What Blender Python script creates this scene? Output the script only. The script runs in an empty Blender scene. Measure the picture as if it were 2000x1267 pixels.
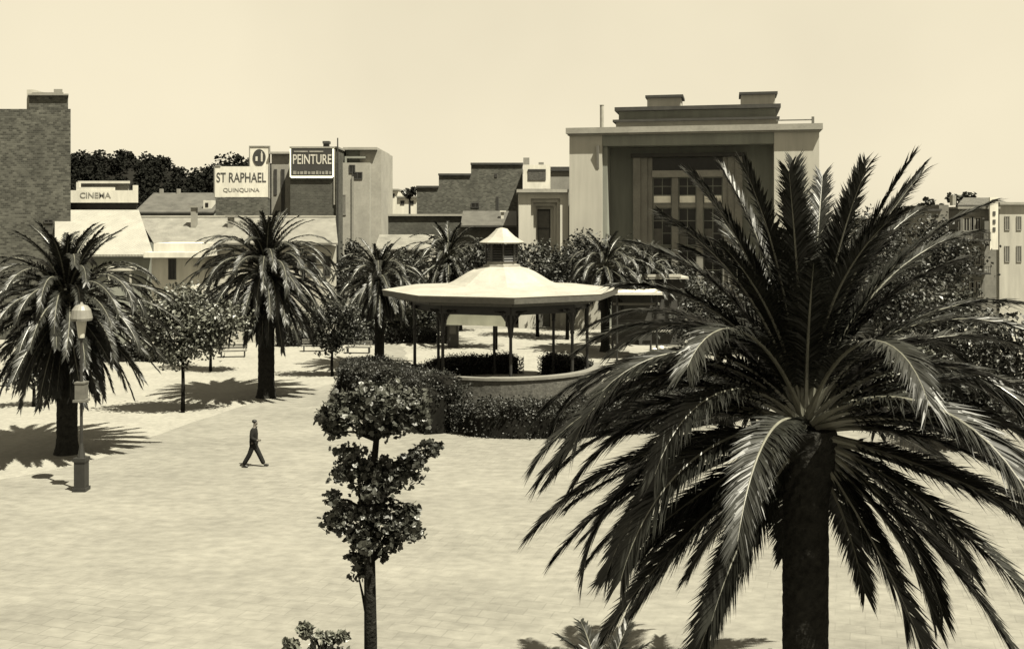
import bpy, math, random
from mathutils import Vector, Matrix, noise
R = math.radians
PI = math.pi
scn = bpy.context.scene
col = scn.collection
F, HOR, CAMZ = 2000.0, 430.0, 9.1

# photograph coordinates + a distance -> world metres
def X(px, D): return (px - 1000.0) / F * D
def Z(py, D): return CAMZ - (py - HOR) / F * D
def DG(py): return F * CAMZ / (py - HOR)

# ------------------------------------------------------------------ materials
def mat(name, v, rough=0.8, var=0.25, scale=3.0, tint=(1.0, 0.965, 0.84), bump=0.0, bscale=20.0,
        spec=0.3, detail=6.0, stretch=(1, 1, 1), fine=0.0, fscale=40.0):
    m = bpy.data.materials.new(name)
    m.use_nodes = True
    nt = m.node_tree
    b = nt.nodes['Principled BSDF']
    b.inputs['Roughness'].default_value = rough
    b.inputs['Specular IOR Level'].default_value = spec
    tc = nt.nodes.new('ShaderNodeTexCoord')
    mp = nt.nodes.new('ShaderNodeMapping')
    mp.inputs['Scale'].default_value = stretch
    nt.links.new(tc.outputs['Object'], mp.inputs['Vector'])
    n = nt.nodes.new('ShaderNodeTexNoise')
    n.inputs['Scale'].default_value = scale
    n.inputs['Detail'].default_value = detail
    n.inputs['Roughness'].default_value = 0.62
    nt.links.new(mp.outputs['Vector'], n.inputs['Vector'])
    r = nt.nodes.new('ShaderNodeValToRGB')
    lo, hi = v * (1 - var), v * (1 + var)
    r.color_ramp.elements[0].position = 0.3
    r.color_ramp.elements[1].position = 0.7
    r.color_ramp.elements[0].color = (lo * tint[0], lo * tint[1], lo * tint[2], 1)
    r.color_ramp.elements[1].color = (hi * tint[0], hi * tint[1], hi * tint[2], 1)
    nt.links.new(n.outputs['Fac'], r.inputs['Fac'])
    out = r.outputs['Color']
    if fine:
        n3 = nt.nodes.new('ShaderNodeTexNoise')
        n3.inputs['Scale'].default_value = fscale
        n3.inputs['Detail'].default_value = 3.0
        nt.links.new(mp.outputs['Vector'], n3.inputs['Vector'])
        mr = nt.nodes.new('ShaderNodeMapRange')
        mr.inputs['From Min'].default_value = 0.3
        mr.inputs['From Max'].default_value = 0.7
        mr.inputs['To Min'].default_value = 1 - fine
        mr.inputs['To Max'].default_value = 1 + fine
        nt.links.new(n3.outputs['Fac'], mr.inputs['Value'])
        mx = nt.nodes.new('ShaderNodeMix')
        mx.data_type = 'RGBA'
        mx.blend_type = 'MULTIPLY'
        mx.inputs['Factor'].default_value = 1.0
        nt.links.new(out, mx.inputs['A'])
        nt.links.new(mr.outputs['Result'], mx.inputs['B'])
        out = mx.outputs['Result']
    nt.links.new(out, b.inputs['Base Color'])
    if bump:
        n2 = nt.nodes.new('ShaderNodeTexNoise')
        n2.inputs['Scale'].default_value = bscale
        n2.inputs['Detail'].default_value = 4
        nt.links.new(mp.outputs['Vector'], n2.inputs['Vector'])
        bp = nt.nodes.new('ShaderNodeBump')
        bp.inputs['Strength'].default_value = bump
        bp.inputs['Distance'].default_value = 0.05
        nt.links.new(n2.outputs['Fac'], bp.inputs['Height'])
        nt.links.new(bp.outputs['Normal'], b.inputs['Normal'])
    return m

def brick_mat(name, v, scale=1.0, contrast=0.35, tint=(1.0, 0.99, 0.84)):
    m = bpy.data.materials.new(name)
    m.use_nodes = True
    nt = m.node_tree
    b = nt.nodes['Principled BSDF']
    b.inputs['Roughness'].default_value = 0.9
    b.inputs['Specular IOR Level'].default_value = 0.15
    tc = nt.nodes.new('ShaderNodeTexCoord')
    sp = nt.nodes.new('ShaderNodeSeparateXYZ')
    nt.links.new(tc.outputs['Object'], sp.inputs[0])
    ad = nt.nodes.new('ShaderNodeMath'); ad.operation = 'ADD'
    nt.links.new(sp.outputs['X'], ad.inputs[0]); nt.links.new(sp.outputs['Y'], ad.inputs[1])
    cb = nt.nodes.new('ShaderNodeCombineXYZ')
    nt.links.new(ad.outputs[0], cb.inputs['X']); nt.links.new(sp.outputs['Z'], cb.inputs['Y'])
    br = nt.nodes.new('ShaderNodeTexBrick')
    br.inputs['Scale'].default_value = scale
    br.inputs['Brick Width'].default_value = 0.46
    br.inputs['Row Height'].default_value = 0.22
    br.inputs['Mortar Size'].default_value = 0.018
    br.inputs['Bias'].default_value = -0.1
    def c(k): return (v * k * tint[0], v * k * tint[1], v * k * tint[2], 1)
    br.inputs['Color1'].default_value = c(1 - contrast)
    br.inputs['Color2'].default_value = c(1 + contrast)
    br.inputs['Mortar'].default_value = c(1.15)
    nt.links.new(cb.outputs[0], br.inputs['Vector'])
    n = nt.nodes.new('ShaderNodeTexNoise')
    n.inputs['Scale'].default_value = 0.5
    n.inputs['Detail'].default_value = 8
    n.inputs['Roughness'].default_value = 0.7
    nt.links.new(tc.outputs['Object'], n.inputs['Vector'])
    mr = nt.nodes.new('ShaderNodeMapRange')
    mr.inputs['From Min'].default_value = 0.3; mr.inputs['From Max'].default_value = 0.7
    mr.inputs['To Min'].default_value = 0.65; mr.inputs['To Max'].default_value = 1.3
    nt.links.new(n.outputs['Fac'], mr.inputs['Value'])
    mx = nt.nodes.new('ShaderNodeMix'); mx.data_type = 'RGBA'; mx.blend_type = 'MULTIPLY'
    mx.inputs['Factor'].default_value = 1.0
    nt.links.new(br.outputs['Color'], mx.inputs['A']); nt.links.new(mr.outputs['Result'], mx.inputs['B'])
    nt.links.new(mx.outputs['Result'], b.inputs['Base Color'])
    bp = nt.nodes.new('ShaderNodeBump'); bp.inputs['Strength'].default_value = 0.4; bp.inputs['Distance'].default_value = 0.02
    nt.links.new(br.outputs['Fac'], bp.inputs['Height']); bp.invert = True
    nt.links.new(bp.outputs['Normal'], b.inputs['Normal'])
    return m

def leaf_mat(name, v, rough=0.42, spec=0.5, tint=(0.98, 1.0, 0.80), var=0.5, scale=1.2):
    return mat(name, v, rough=rough, var=var, scale=scale, tint=tint, spec=spec, detail=3)

def ribbed_mat(name, v, axis='X', scale=14.0, depth=0.5, tint=(1.0, 0.965, 0.84), var=0.12):
    m = mat(name, v, rough=0.6, var=var, scale=1.2, tint=tint)
    nt = m.node_tree
    b = nt.nodes['Principled BSDF']
    tc = [n for n in nt.nodes if n.type == 'TEX_COORD'][0]
    w = nt.nodes.new('ShaderNodeTexWave')
    w.bands_direction = axis
    w.inputs['Scale'].default_value = scale
    w.inputs['Distortion'].default_value = 0.3
    nt.links.new(tc.outputs['Object'], w.inputs['Vector'])
    bp = nt.nodes.new('ShaderNodeBump'); bp.inputs['Strength'].default_value = depth; bp.inputs['Distance'].default_value = 0.05
    nt.links.new(w.outputs['Fac'], bp.inputs['Height'])
    nt.links.new(bp.outputs['Normal'], b.inputs['Normal'])
    return m

M = {}
M['earth'] = mat('packed earth', 0.108, rough=0.95, var=0.15, scale=0.35, bump=0.35, bscale=9, spec=0.1,
                 detail=9, stretch=(0.6, 1.0, 1), fine=0.14, fscale=3.5)
def paving(m, sx, sy, rot, c2, cm):      # worn joints of small paving slabs
    nt = m.node_tree
    b = nt.nodes['Principled BSDF']
    src = b.inputs['Base Color'].links[0].from_socket
    tc = [n for n in nt.nodes if n.type == 'TEX_COORD'][0]
    mp = nt.nodes.new('ShaderNodeMapping'); mp.inputs['Rotation'].default_value = (0, 0, rot)
    nt.links.new(tc.outputs['Object'], mp.inputs['Vector'])
    nz = nt.nodes.new('ShaderNodeTexNoise'); nz.inputs['Scale'].default_value = 1.2
    nt.links.new(tc.outputs['Object'], nz.inputs['Vector'])
    mixv = nt.nodes.new('ShaderNodeMix'); mixv.data_type = 'RGBA'; mixv.inputs['Factor'].default_value = .05
    nt.links.new(mp.outputs[0], mixv.inputs['A']); nt.links.new(nz.outputs['Color'], mixv.inputs['B'])
    br = nt.nodes.new('ShaderNodeTexBrick')
    br.inputs['Scale'].default_value = 1.0; br.inputs['Brick Width'].default_value = sx; br.inputs['Row Height'].default_value = sy
    br.inputs['Mortar Size'].default_value = .018; br.inputs['Mortar Smooth'].default_value = .6
    br.inputs['Color1'].default_value = (1.04, 1.04, 1.04, 1); br.inputs['Color2'].default_value = (c2, c2, c2, 1); br.inputs['Mortar'].default_value = (cm, cm, cm, 1)
    nt.links.new(mixv.outputs['Result'], br.inputs['Vector'])
    n2 = nt.nodes.new('ShaderNodeTexNoise'); n2.inputs['Scale'].default_value = .16; n2.inputs['Detail'].default_value = 6
    nt.links.new(tc.outputs['Object'], n2.inputs['Vector'])
    mr = nt.nodes.new('ShaderNodeMapRange'); mr.inputs['From Min'].default_value = .38; mr.inputs['From Max'].default_value = .62
    nt.links.new(n2.outputs['Fac'], mr.inputs['Value'])
    mx = nt.nodes.new('ShaderNodeMix'); mx.data_type = 'RGBA'; mx.blend_type = 'MULTIPLY'
    nt.links.new(mr.outputs['Result'], mx.inputs['Factor'])
    nt.links.new(src, mx.inputs['A']); nt.links.new(br.outputs['Color'], mx.inputs['B'])
    nt.links.new(mx.outputs['Result'], b.inputs['Base Color'])
paving(M['earth'], .62, .42, .32, .91, .78)
M['sand'] = mat('pale sand', 0.138, rough=0.95, var=0.12, scale=0.5, bump=0.3, bscale=9, spec=0.1, detail=8, fine=0.10, fscale=4)
M['frond'] = leaf_mat('palm leaflets', 0.0095, rough=0.44, spec=0.24)
M['rachis'] = mat('palm leaf stalk', 0.09, rough=0.4, spec=0.5, var=0.3, scale=2, tint=(1, .98, .78))
M['palm_trunk'] = mat('palm trunk', 0.014, rough=0.95, var=0.5, scale=7, bump=0.8, bscale=14, spec=0.1)
M['bark'] = mat('bark', 0.010, rough=0.9, var=0.5, scale=9, bump=0.9, bscale=25, spec=0.03)
M['leaf'] = leaf_mat('broad leaves', 0.022, rough=0.45, spec=0.35)
M['leaf_pale'] = leaf_mat('pale broad leaves', 0.055, rough=0.45, spec=0.4)
M['leaf_dark'] = leaf_mat('dark leaves', 0.013, rough=0.5, spec=0.25)
M['hedge'] = leaf_mat('hedge leaves', 0.011, rough=0.5, spec=0.25)
M['core'] = mat('hedge twigs', 0.007, rough=1.0, var=0.4, spec=0.0)
M['forest'] = leaf_mat('pine needles', 0.006, rough=0.9, spec=0.05)
M['hill'] = mat('hill scrub', 0.008, rough=1.0, var=0.4, scale=0.1, spec=0.0)
M['cream_roof'] = mat('painted zinc roof', 0.165, rough=0.6, var=0.16, scale=1.0, spec=0.3, fine=0.08, fscale=9)
M['white'] = mat('whitewash', 0.32, rough=0.8, var=0.13, scale=1.0, fine=0.08, fscale=3, stretch=(1, 1, .2))
M['pale'] = mat('pale plaster', 0.23, rough=0.85, var=0.12, scale=0.6, fine=0.09, fscale=2.5, stretch=(1, 1, .15))
M['plaster'] = mat('theatre plaster', 0.25, rough=0.85, var=0.09, scale=0.5, fine=0.08, fscale=2.2, stretch=(1, 1, .12))
M['plaster_mid'] = mat('grey plaster', 0.125, rough=0.85, var=0.18, scale=0.6, fine=0.08, fscale=6)
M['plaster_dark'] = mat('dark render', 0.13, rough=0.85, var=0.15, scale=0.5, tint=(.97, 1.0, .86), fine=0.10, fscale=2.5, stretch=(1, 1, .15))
M['slab'] = mat('concrete slab', 0.165, rough=0.85, var=0.15, scale=0.8, fine=0.08, fscale=5)
M['trim_dark'] = mat('dark trim', 0.022, rough=0.7, var=0.3, scale=2)
M['stone'] = mat('rubble stone', 0.04, rough=0.9, var=0.35, scale=3.0, bump=0.6, bscale=6, fine=0.15, fscale=12)
M['town'] = mat('grey town plaster', 0.085, rough=0.9, var=0.2, scale=0.5, fine=0.1, fscale=4)
M['brick'] = brick_mat('grey brick', 0.056, scale=1.6)
M['brick_dark'] = brick_mat('dark brick', 0.042, scale=1.6, contrast=0.2)
M['brick_tower'] = brick_mat('tower brick', 0.050, scale=1.5, contrast=0.45)
M['tile'] = ribbed_mat('roof tiles', 0.112, 'X', 5.5, 0.6, var=0.25)
M['tile_dark'] = ribbed_mat('old roof tiles', 0.045, 'X', 5.5, 0.5, var=0.35)
M['corrugated'] = ribbed_mat('corrugated sheet', 0.165, 'X', 3.0, 0.7)
M['glass'] = mat('window glass', 0.012, rough=0.2, var=0.5, scale=0.6, spec=0.18)
M['shutter'] = mat('wooden shutter', 0.06, rough=0.7, var=0.2, scale=3)
M['blind'] = mat('white blind', 0.65, rough=0.8, var=0.1)
M['iron'] = mat('painted iron', 0.012, rough=0.5, var=0.3, scale=4, spec=0.4)
M['iron_mid'] = mat('grey painted iron', 0.07, rough=0.5, var=0.25, scale=4, spec=0.4)
M['canvas'] = mat('canvas screen', 0.85, rough=0.9, var=0.10, scale=0.9, tint=(.97, 1, .86))
M['canvas_hood'] = mat('cream enamel', 0.10, rough=0.5, var=0.15, scale=3)
M['suit'] = mat('dark suit cloth', 0.006, rough=0.9, var=0.3, scale=12, spec=0.15)
M['shoe'] = mat('shoe leather', 0.010, rough=0.4, var=0.2, scale=12)
M['skin'] = mat('skin', 0.07, rough=0.6, var=0.1, scale=10, tint=(1, .9, .75))
M['hair'] = mat('hair', 0.008, rough=0.6, var=0.3, scale=30)
M['sign_white'] = mat('white sign board', 0.36, rough=0.7, var=0.16, scale=0.9, fine=0.10, fscale=3, stretch=(1, 1, .25))
M['sign_dark'] = mat('dark sign board', 0.018, rough=0.7, var=0.2, scale=1.5)
M['ink'] = mat('dark lettering', 0.035, rough=0.8, var=0.4, scale=2.5)
M['ink_mid'] = mat('faded lettering', 0.13, rough=0.8, var=0.3, scale=2.5)
M['letter_white'] = mat('white lettering', 0.28, rough=0.8, var=0.25, scale=2.5)
M['lamp_glass'] = mat('frosted lamp glass', 0.30, rough=0.3, var=0.15, scale=3, spec=0.5)

# ------------------------------------------------------------------ mesh builder
class MB:
    def __init__(s): s.v = []; s.f = []; s.m = []
    def add(s, vs, fs, m=0):
        o = len(s.v)
        s.v += [tuple(p) for p in vs]
        for f in fs: s.f.append(tuple(i + o for i in f)); s.m.append(m)
    def box(s, x0, x1, y0, y1, z0, z1, m=0):
        x0, x1 = min(x0, x1), max(x0, x1); y0, y1 = min(y0, y1), max(y0, y1); z0, z1 = min(z0, z1), max(z0, z1)
        s.add([(x0, y0, z0), (x1, y0, z0), (x1, y1, z0), (x0, y1, z0), (x0, y0, z1), (x1, y0, z1), (x1, y1, z1), (x0, y1, z1)],
              [(0, 3, 2, 1), (4, 5, 6, 7), (0, 1, 5, 4), (1, 2, 6, 5), (2, 3, 7, 6), (3, 0, 4, 7)], m)
        return s
    def wedge(s, p0, p1, D, D2, z0, z1, m=0):      # block whose right side recedes along the street
        s.prism_xy([(X(p0, D), D), (X(p1, D), D), (X(p1 - 3, D2), D2), (X(p0, D2), D2)], z0, z1, m); return s
    def prism_xz(s, pts, y0, y1, m=0):       # outline in x,z pushed back along y
        n = len(pts)
        vs = [(x, y0, z) for x, z in pts] + [(x, y1, z) for x, z in pts]
        fs = [tuple(range(n)), tuple(range(2 * n - 1, n - 1, -1))]
        fs += [(i, i + n, (i + 1) % n + n, (i + 1) % n) for i in range(n)]
        s.add(vs, fs, m); return s
    def prism_xy(s, pts, z0, z1, m=0):
        n = len(pts)
        vs = [(x, y, z0) for x, y in pts] + [(x, y, z1) for x, y in pts]
        fs = [tuple(range(n - 1, -1, -1)), tuple(range(n, 2 * n))]
        fs += [(i, (i + 1) % n, (i + 1) % n + n, i + n) for i in range(n)]
        s.add(vs, fs, m); return s
    def prism_yz(s, pts, x0, x1, m=0):
        n = len(pts)
        vs = [(x0, y, z) for y, z in pts] + [(x1, y, z) for y, z in pts]
        fs = [tuple(range(n)), tuple(range(2 * n - 1, n - 1, -1))]
        fs += [(i, i + n, (i + 1) % n + n, (i + 1) % n) for i in range(n)]
        s.add(vs, fs, m); return s
    def lathe(s, cx, cy, prof, n=16, m=0, rot=0.0):
        o = len(s.v)
        for r, z in prof:
            for k in range(n):
                a = rot + 2 * PI * k / n
                s.v.append((cx + r * math.sin(a), cy - r * math.cos(a), z))
        for j in range(len(prof) - 1):
            for k in range(n):
                k2 = (k + 1) % n
                s.f.append((o + j * n + k, o + j * n + k2, o + (j + 1) * n + k2, o + (j + 1) * n + k)); s.m.append(m)
        s.f.append(tuple(o + k for k in range(n - 1, -1, -1))); s.m.append(m)
        t = o + (len(prof) - 1) * n
        s.f.append(tuple(t + k for k in range(n))); s.m.append(m)
        return s
    def tube(s, pts, rad, n=6, m=0):
        o = len(s.v)
        P = [Vector(p) for p in pts]
        for i, p in enumerate(P):
            t = (P[min(i + 1, len(P) - 1)] - P[max(i - 1, 0)]).normalized()
            a = Vector((0, 1, 0)) if abs(t.y) < 0.9 else Vector((1, 0, 0))
            u = t.cross(a).normalized(); w = t.cross(u)
            for k in range(n):
                q = p + (u * math.cos(2 * PI * k / n) + w * math.sin(2 * PI * k / n)) * rad[i]
                s.v.append(tuple(q))
        for j in range(len(P) - 1):
            for k in range(n):
                k2 = (k + 1) % n
                s.f.append((o + j * n + k, o + j * n + k2, o + (j + 1) * n + k2, o + (j + 1) * n + k)); s.m.append(m)
        s.f.append(tuple(o + k for k in range(n - 1, -1, -1))); s.m.append(m)
        t0 = o + (len(P) - 1) * n
        s.f.append(tuple(t0 + k for k in range(n))); s.m.append(m)
        return s
    def ball(s, c, r, n=8, m=0, jit=0.0, rng=random):
        o = len(s.v); rows = n
        rx, ry, rz = r if isinstance(r, tuple) else (r, r, r)
        for j in range(1, rows):
            th = PI * j / rows
            for k in range(n * 2):
                ph = PI * k / n
                q = 1 + rng.uniform(-jit, jit)
                s.v.append((c[0] + rx * q * math.sin(th) * math.cos(ph), c[1] + ry * q * math.sin(th) * math.sin(ph), c[2] + rz * q * math.cos(th)))
        w = n * 2
        for j in range(rows - 2):
            for k in range(w):
                k2 = (k + 1) % w
                s.f.append((o + j * w + k, o + (j + 1) * w + k, o + (j + 1) * w + k2, o + j * w + k2)); s.m.append(m)
        s.f.append(tuple(o + k for k in range(w))); s.m.append(m)
        s.f.append(tuple(o + (rows - 2) * w + k for k in range(w - 1, -1, -1))); s.m.append(m)
        return s
    def mesh(s, name, mats, off=(0, 0, 0), smooth=False):
        me = bpy.data.meshes.new(name)
        me.from_pydata([(a - off[0], b - off[1], c - off[2]) for a, b, c in s.v], [], s.f)
        mats = mats if isinstance(mats, (list, tuple)) else [mats]
        for mm in mats: me.materials.append(mm)
        me.polygons.foreach_set('material_index', s.m)
        if smooth: me.polygons.foreach_set('use_smooth', [True] * len(s.f))
        me.update()
        return me
    def build(s, name, mats, parent=None, local=False, smooth=False, loc=None):
        base = (0, 0, 0)
        r = parent
        if parent is not None and not local:
            base = tuple(parent['wloc'])
        elif loc is not None:
            base = loc
        me = s.mesh(name, mats, base, smooth)
        o = bpy.data.objects.new(name, me)
        col.objects.link(o)
        if parent is not None:
            o.parent = parent
            o['wloc'] = tuple(parent['wloc'])
        else:
            o['wloc'] = base
            o.location = base
        return o

def tag(o, label=None, cat=None, group=None, kind=None):
    if label: o['label'] = label
    if cat: o['category'] = cat
    if group: o['group'] = group
    if kind: o['kind'] = kind
    return o

def thing(name, label, cat, loc=(0, 0, 0), group=None, rotz=0.0):
    o = bpy.data.objects.new(name, None)
    o.empty_display_size = 0.3
    col.objects.link(o)
    o.location = loc
    o.rotation_euler = (0, 0, rotz)
    o['wloc'] = tuple(loc)
    return tag(o, label, cat, group)

def link_child(name, me, parent, loc=(0, 0, 0), rot=(0, 0, 0), sc=1.0):
    o = bpy.data.objects.new(name, me)
    col.objects.link(o)
    o.parent = parent
    o.location = loc
    o.rotation_euler = rot
    o.scale = (sc, sc, sc)
    o['wloc'] = tuple(parent['wloc'])
    return o

def text_part(name, s, x0, x1, z0, z1, y, m, parent, stretch_to=True, local=False, depth=0.02):
    cu = bpy.data.curves.new('lettering', 'FONT')
    cu.body = s
    cu.size = 1.0
    cu.extrude = 0.02
    cu.offset = 0.010
    tmp = bpy.data.objects.new('lettering', cu)
    col.objects.link(tmp)
    dg = bpy.context.evaluated_depsgraph_get()
    me = bpy.data.meshes.new_from_object(tmp.evaluated_get(dg))
    bpy.data.objects.remove(tmp)
    xs = [v.co.x for v in me.vertices]; ys = [v.co.y for v in me.vertices]
    ax, bx, ay, by = min(xs), max(xs), min(ys), max(ys)
    base = (0, 0, 0) if local else tuple(parent['wloc'])
    for v in me.vertices:
        fx = (v.co.x - ax) / (bx - ax); fz = (v.co.y - ay) / (by - ay)
        v.co = (x0 + fx * (x1 - x0) - base[0], y - (v.co.z + 0.02) / 0.04 * depth - base[1], z0 + fz * (z1 - z0) - base[2])
    me.materials.clear()
    me.materials.append(m)
    o = bpy.data.objects.new(name, me)
    col.objects.link(o)
    o.parent = parent
    o['wloc'] = tuple(parent['wloc'])
    return o

# ------------------------------------------------------------------ foliage
def leaf_card(mb, p, size, rng, up=0.6, kind=0, m=0, n=None):
    if n is None:
        n = Vector((rng.gauss(0, 1), rng.gauss(0, 1), rng.gauss(0, 1)))
        n = n.normalized() + Vector((0, 0, up))
        n.normalize()
    a = Vector((rng.gauss(0, 1), rng.gauss(0, 1), rng.gauss(0, 1)))
    u = n.cross(a)
    if u.length < 1e-4: return
    u.normalize()
    w = n.cross(u)
    l = size * rng.uniform(0.7, 1.3)
    b = l * 0.36
    if kind == 0:
        mb.add([p - u * l * .5, p + w * b + n * b * .3, p + u * l * .5, p - w * b + n * b * .3], [(0, 1, 2), (0, 2, 3)], m)
    else:   # lobed leaf
        d = -n * l * .12
        vs = [p - u * l * .45, p - u * l * .25 + w * l * .42, p + u * l * .02 + w * l * .24, p + u * l * .22 + w * l * .34 + d,
              p + u * l * .55 + d, p + u * l * .22 - w * l * .34 + d, p + u * l * .02 - w * l * .24, p - u * l * .25 - w * l * .42]
        mb.add(vs, [(0, 1, 2), (0, 2, 4, 6), (2, 3, 4), (4, 5, 6), (0, 6, 7)], m)

def crown_mb(blobs, n, leaf, rng, kind=0, per=14, spread=0.22, shell=0.55, up=0.6):
    """blobs: (centre, (rx, ry, rz)); leaves sit on twig clusters spread through each blob"""
    mb = MB()
    vols = [b[1][0] * b[1][1] * b[1][2] for b in blobs]
    tot = sum(v ** 0.75 for v in vols)
    for (c, r), v in zip(blobs, vols):
        k = int(n * v ** 0.75 / tot)
        nc = max(4, k // per)
        for _ in range(nc):
            d = Vector((rng.gauss(0, 1), rng.gauss(0, 1), rng.gauss(0, 1))).normalized()
            rr = rng.random() ** shell
            q = Vector((c[0] + d.x * r[0] * rr, c[1] + d.y * r[1] * rr, c[2] + d.z * r[2] * rr))
            s = spread * (r[0] + r[1] + r[2]) / 3 * rng.uniform(.6, 1.4)
            for _ in range(per):
                g3 = [max(-1.7, min(1.7, rng.gauss(0, 1))) * s for _ in range(3)]
                leaf_card(mb, q + Vector((g3[0], g3[1], g3[2] * .7)), leaf, rng, up, kind)
    return mb

def leaf_tree(name, label, px, D, blobs, n, leaf, mat_leaf, tr, cat='tree', group=None, seed=1, kind=0, depth=1.0, per=14, leader=None, trunk_px=None, spread=.22, base_z=0.0):
    rng = random.Random(seed)
    bx = X(px, D)
    root = thing(name, label, cat, (bx, D, base_z), group)
    bl = []
    for (cx, cy, rx, ry) in blobs:
        k = D / F
        r = (rx * k, (rx + ry) * .5 * k * depth, ry * k)
        bl.append((Vector((X(cx, D), D + rng.uniform(-.4, .4) * r[1], Z(cy, D))), r))
    zs = sorted(b[0].z for b in bl)
    tb = MB()
    top = max(b[0].z for b in bl)
    low = min(b[0].z - b[1][2] * .3 for b in bl)
    main = sorted(bl, key=lambda b: b[0].z)
    pts = [Vector((bx, D, base_z))]
    xt = X(trunk_px, D) if trunk_px else bx
    zf = base_z + (low - base_z) * 0.95
    pts.append(Vector((bx + (xt - bx) * .5 + rng.uniform(-.03, .03), D, base_z + (zf - base_z) * .5)))
    pts.append(Vector((xt, D, zf)))
    tb.tube(pts, [tr * 1.25, tr, tr * .85], 9)
    if leader:
        pts = [Vector((bx, D, base_z))] + [Vector((X(a, D), D, Z(b, D))) for a, b in leader]
        n_ = len(pts)
        tb = MB(); tb.tube(pts, [tr * (1.15 - .95 * i / (n_ - 1)) for i in range(n_)], 9)
    for c, r in main:
        if leader:
            q = max((p for p in pts if p.z < c.z - .05), key=lambda p: p.z)
            tb.tube([q, q.lerp(c, .6) + Vector((0, 0, .05)), c], [tr * .3, tr * .2, tr * .08], 5)
            continue
        mid = pts[-1].lerp(c, .5) + Vector((rng.uniform(-.1, .1), rng.uniform(-.1, .1), .08))
        tb.tube([pts[-1] - Vector((0, 0, .1)), mid, c], [tr * .6, tr * .4, tr * .15], 6)
        for _ in range(5):
            d = Vector((rng.gauss(0, 1), rng.gauss(0, 1), rng.gauss(0, .8))).normalized()
            tb.tube([mid.lerp(c, rng.random()), c + Vector((d.x * r[0], d.y * r[1], d.z * r[2])) * .75], [tr * .2, tr * .06], 4)
    tb.build('trunk', M['bark'], root, smooth=True)
    crown_mb(bl, n, leaf, rng, kind, per, spread).build('crown', mat_leaf, root)
    return root

def hedge(name, label, pts, n, leaf, seed, m='hedge', cat='hedge', group=None):
    """pts: (x, y, height, width)"""
    rng = random.Random(seed)
    c = pts[len(pts) // 2]
    base = (c[0], c[1], 0)
    mb = MB()
    samples = []
    P = []
    for i in range(len(pts) - 1):
        a, b = pts[i], pts[i + 1]
        L = math.hypot(b[0] - a[0], b[1] - a[1])
        k = max(2, int(L / .35))
        for j in range(k):
            t = j / k
            P.append([a[q] + (b[q] - a[q]) * t for q in range(4)])
    P.append(list(pts[-1]))
    K = 12
    o = len(mb.v)
    for i, (x, y, h, w) in enumerate(P):
        a, b = P[max(i - 1, 0)], P[min(i + 1, len(P) - 1)]
        t = Vector((b[0] - a[0], b[1] - a[1], 0)).normalized()
        s = Vector((t.y, -t.x, 0))
        e = 0.55 if i in (0, len(P) - 1) else 1.0
        for k in range(K):
            th = PI * k / (K - 1)
            cx = math.copysign(abs(math.cos(th)) ** .55, math.cos(th)); cz = math.sin(th) ** .45
            nz = noise.noise(Vector((x * .9, y * .9, k * .5))) * .34 + 1
            p = Vector((x, y, 0)) + s * (cx * w * .5 * nz * e) + Vector((0, 0, cz * h * (nz * .5 + .5) * (e * .3 + .7)))
            mb.v.append(tuple(p))
            samples.append((p, (s * cx + Vector((0, 0, cz))).normalized()))
    for i in range(len(P) - 1):
        for k in range(K - 1):
            a = o + i * K + k
            mb.f.append((a, a + K, a + K + 1, a + 1)); mb.m.append(0)
    mb.f.append(tuple(o + k for k in range(K))); mb.m.append(0)
    mb.f.append(tuple(o + (len(P) - 1) * K + k for k in range(K - 1, -1, -1))); mb.m.append(0)
    for _ in range(n):
        i = rng.randrange(len(P) - 1); k = rng.randrange(K - 1)
        a = samples[i * K + k]; b = samples[(i + 1) * K + k + 1]
        c1 = samples[i * K + k + 1]
        u, v = rng.random(), rng.random()
        p = a[0] + (c1[0] - a[0]) * u + (b[0] - c1[0]) * v
        nn = a[1]
        p = p + nn * (rng.uniform(-.06, .16) + max(0, rng.gauss(0, .09)))
        d = (nn * .8 + Vector((rng.gauss(0, .7), rng.gauss(0, .7), rng.gauss(0, .7)))).normalized()
        leaf_card(mb, p, leaf, rng, n=d, m=1)
    # end caps get leaves as well
    for i in (0, len(P) - 1):
        x, y, h, w = P[i]
        for _ in range(max(60, n // 9)):
            p = Vector((x + rng.uniform(-.5, .5) * w * .9, y + rng.uniform(-.35, .35), rng.uniform(.03, .95) * h))
            leaf_card(mb, p, leaf, rng, m=1)
    o = mb.build(name, [M['core'], M[m]], None, loc=base)
    return tag(o, label, cat, group)

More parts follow.
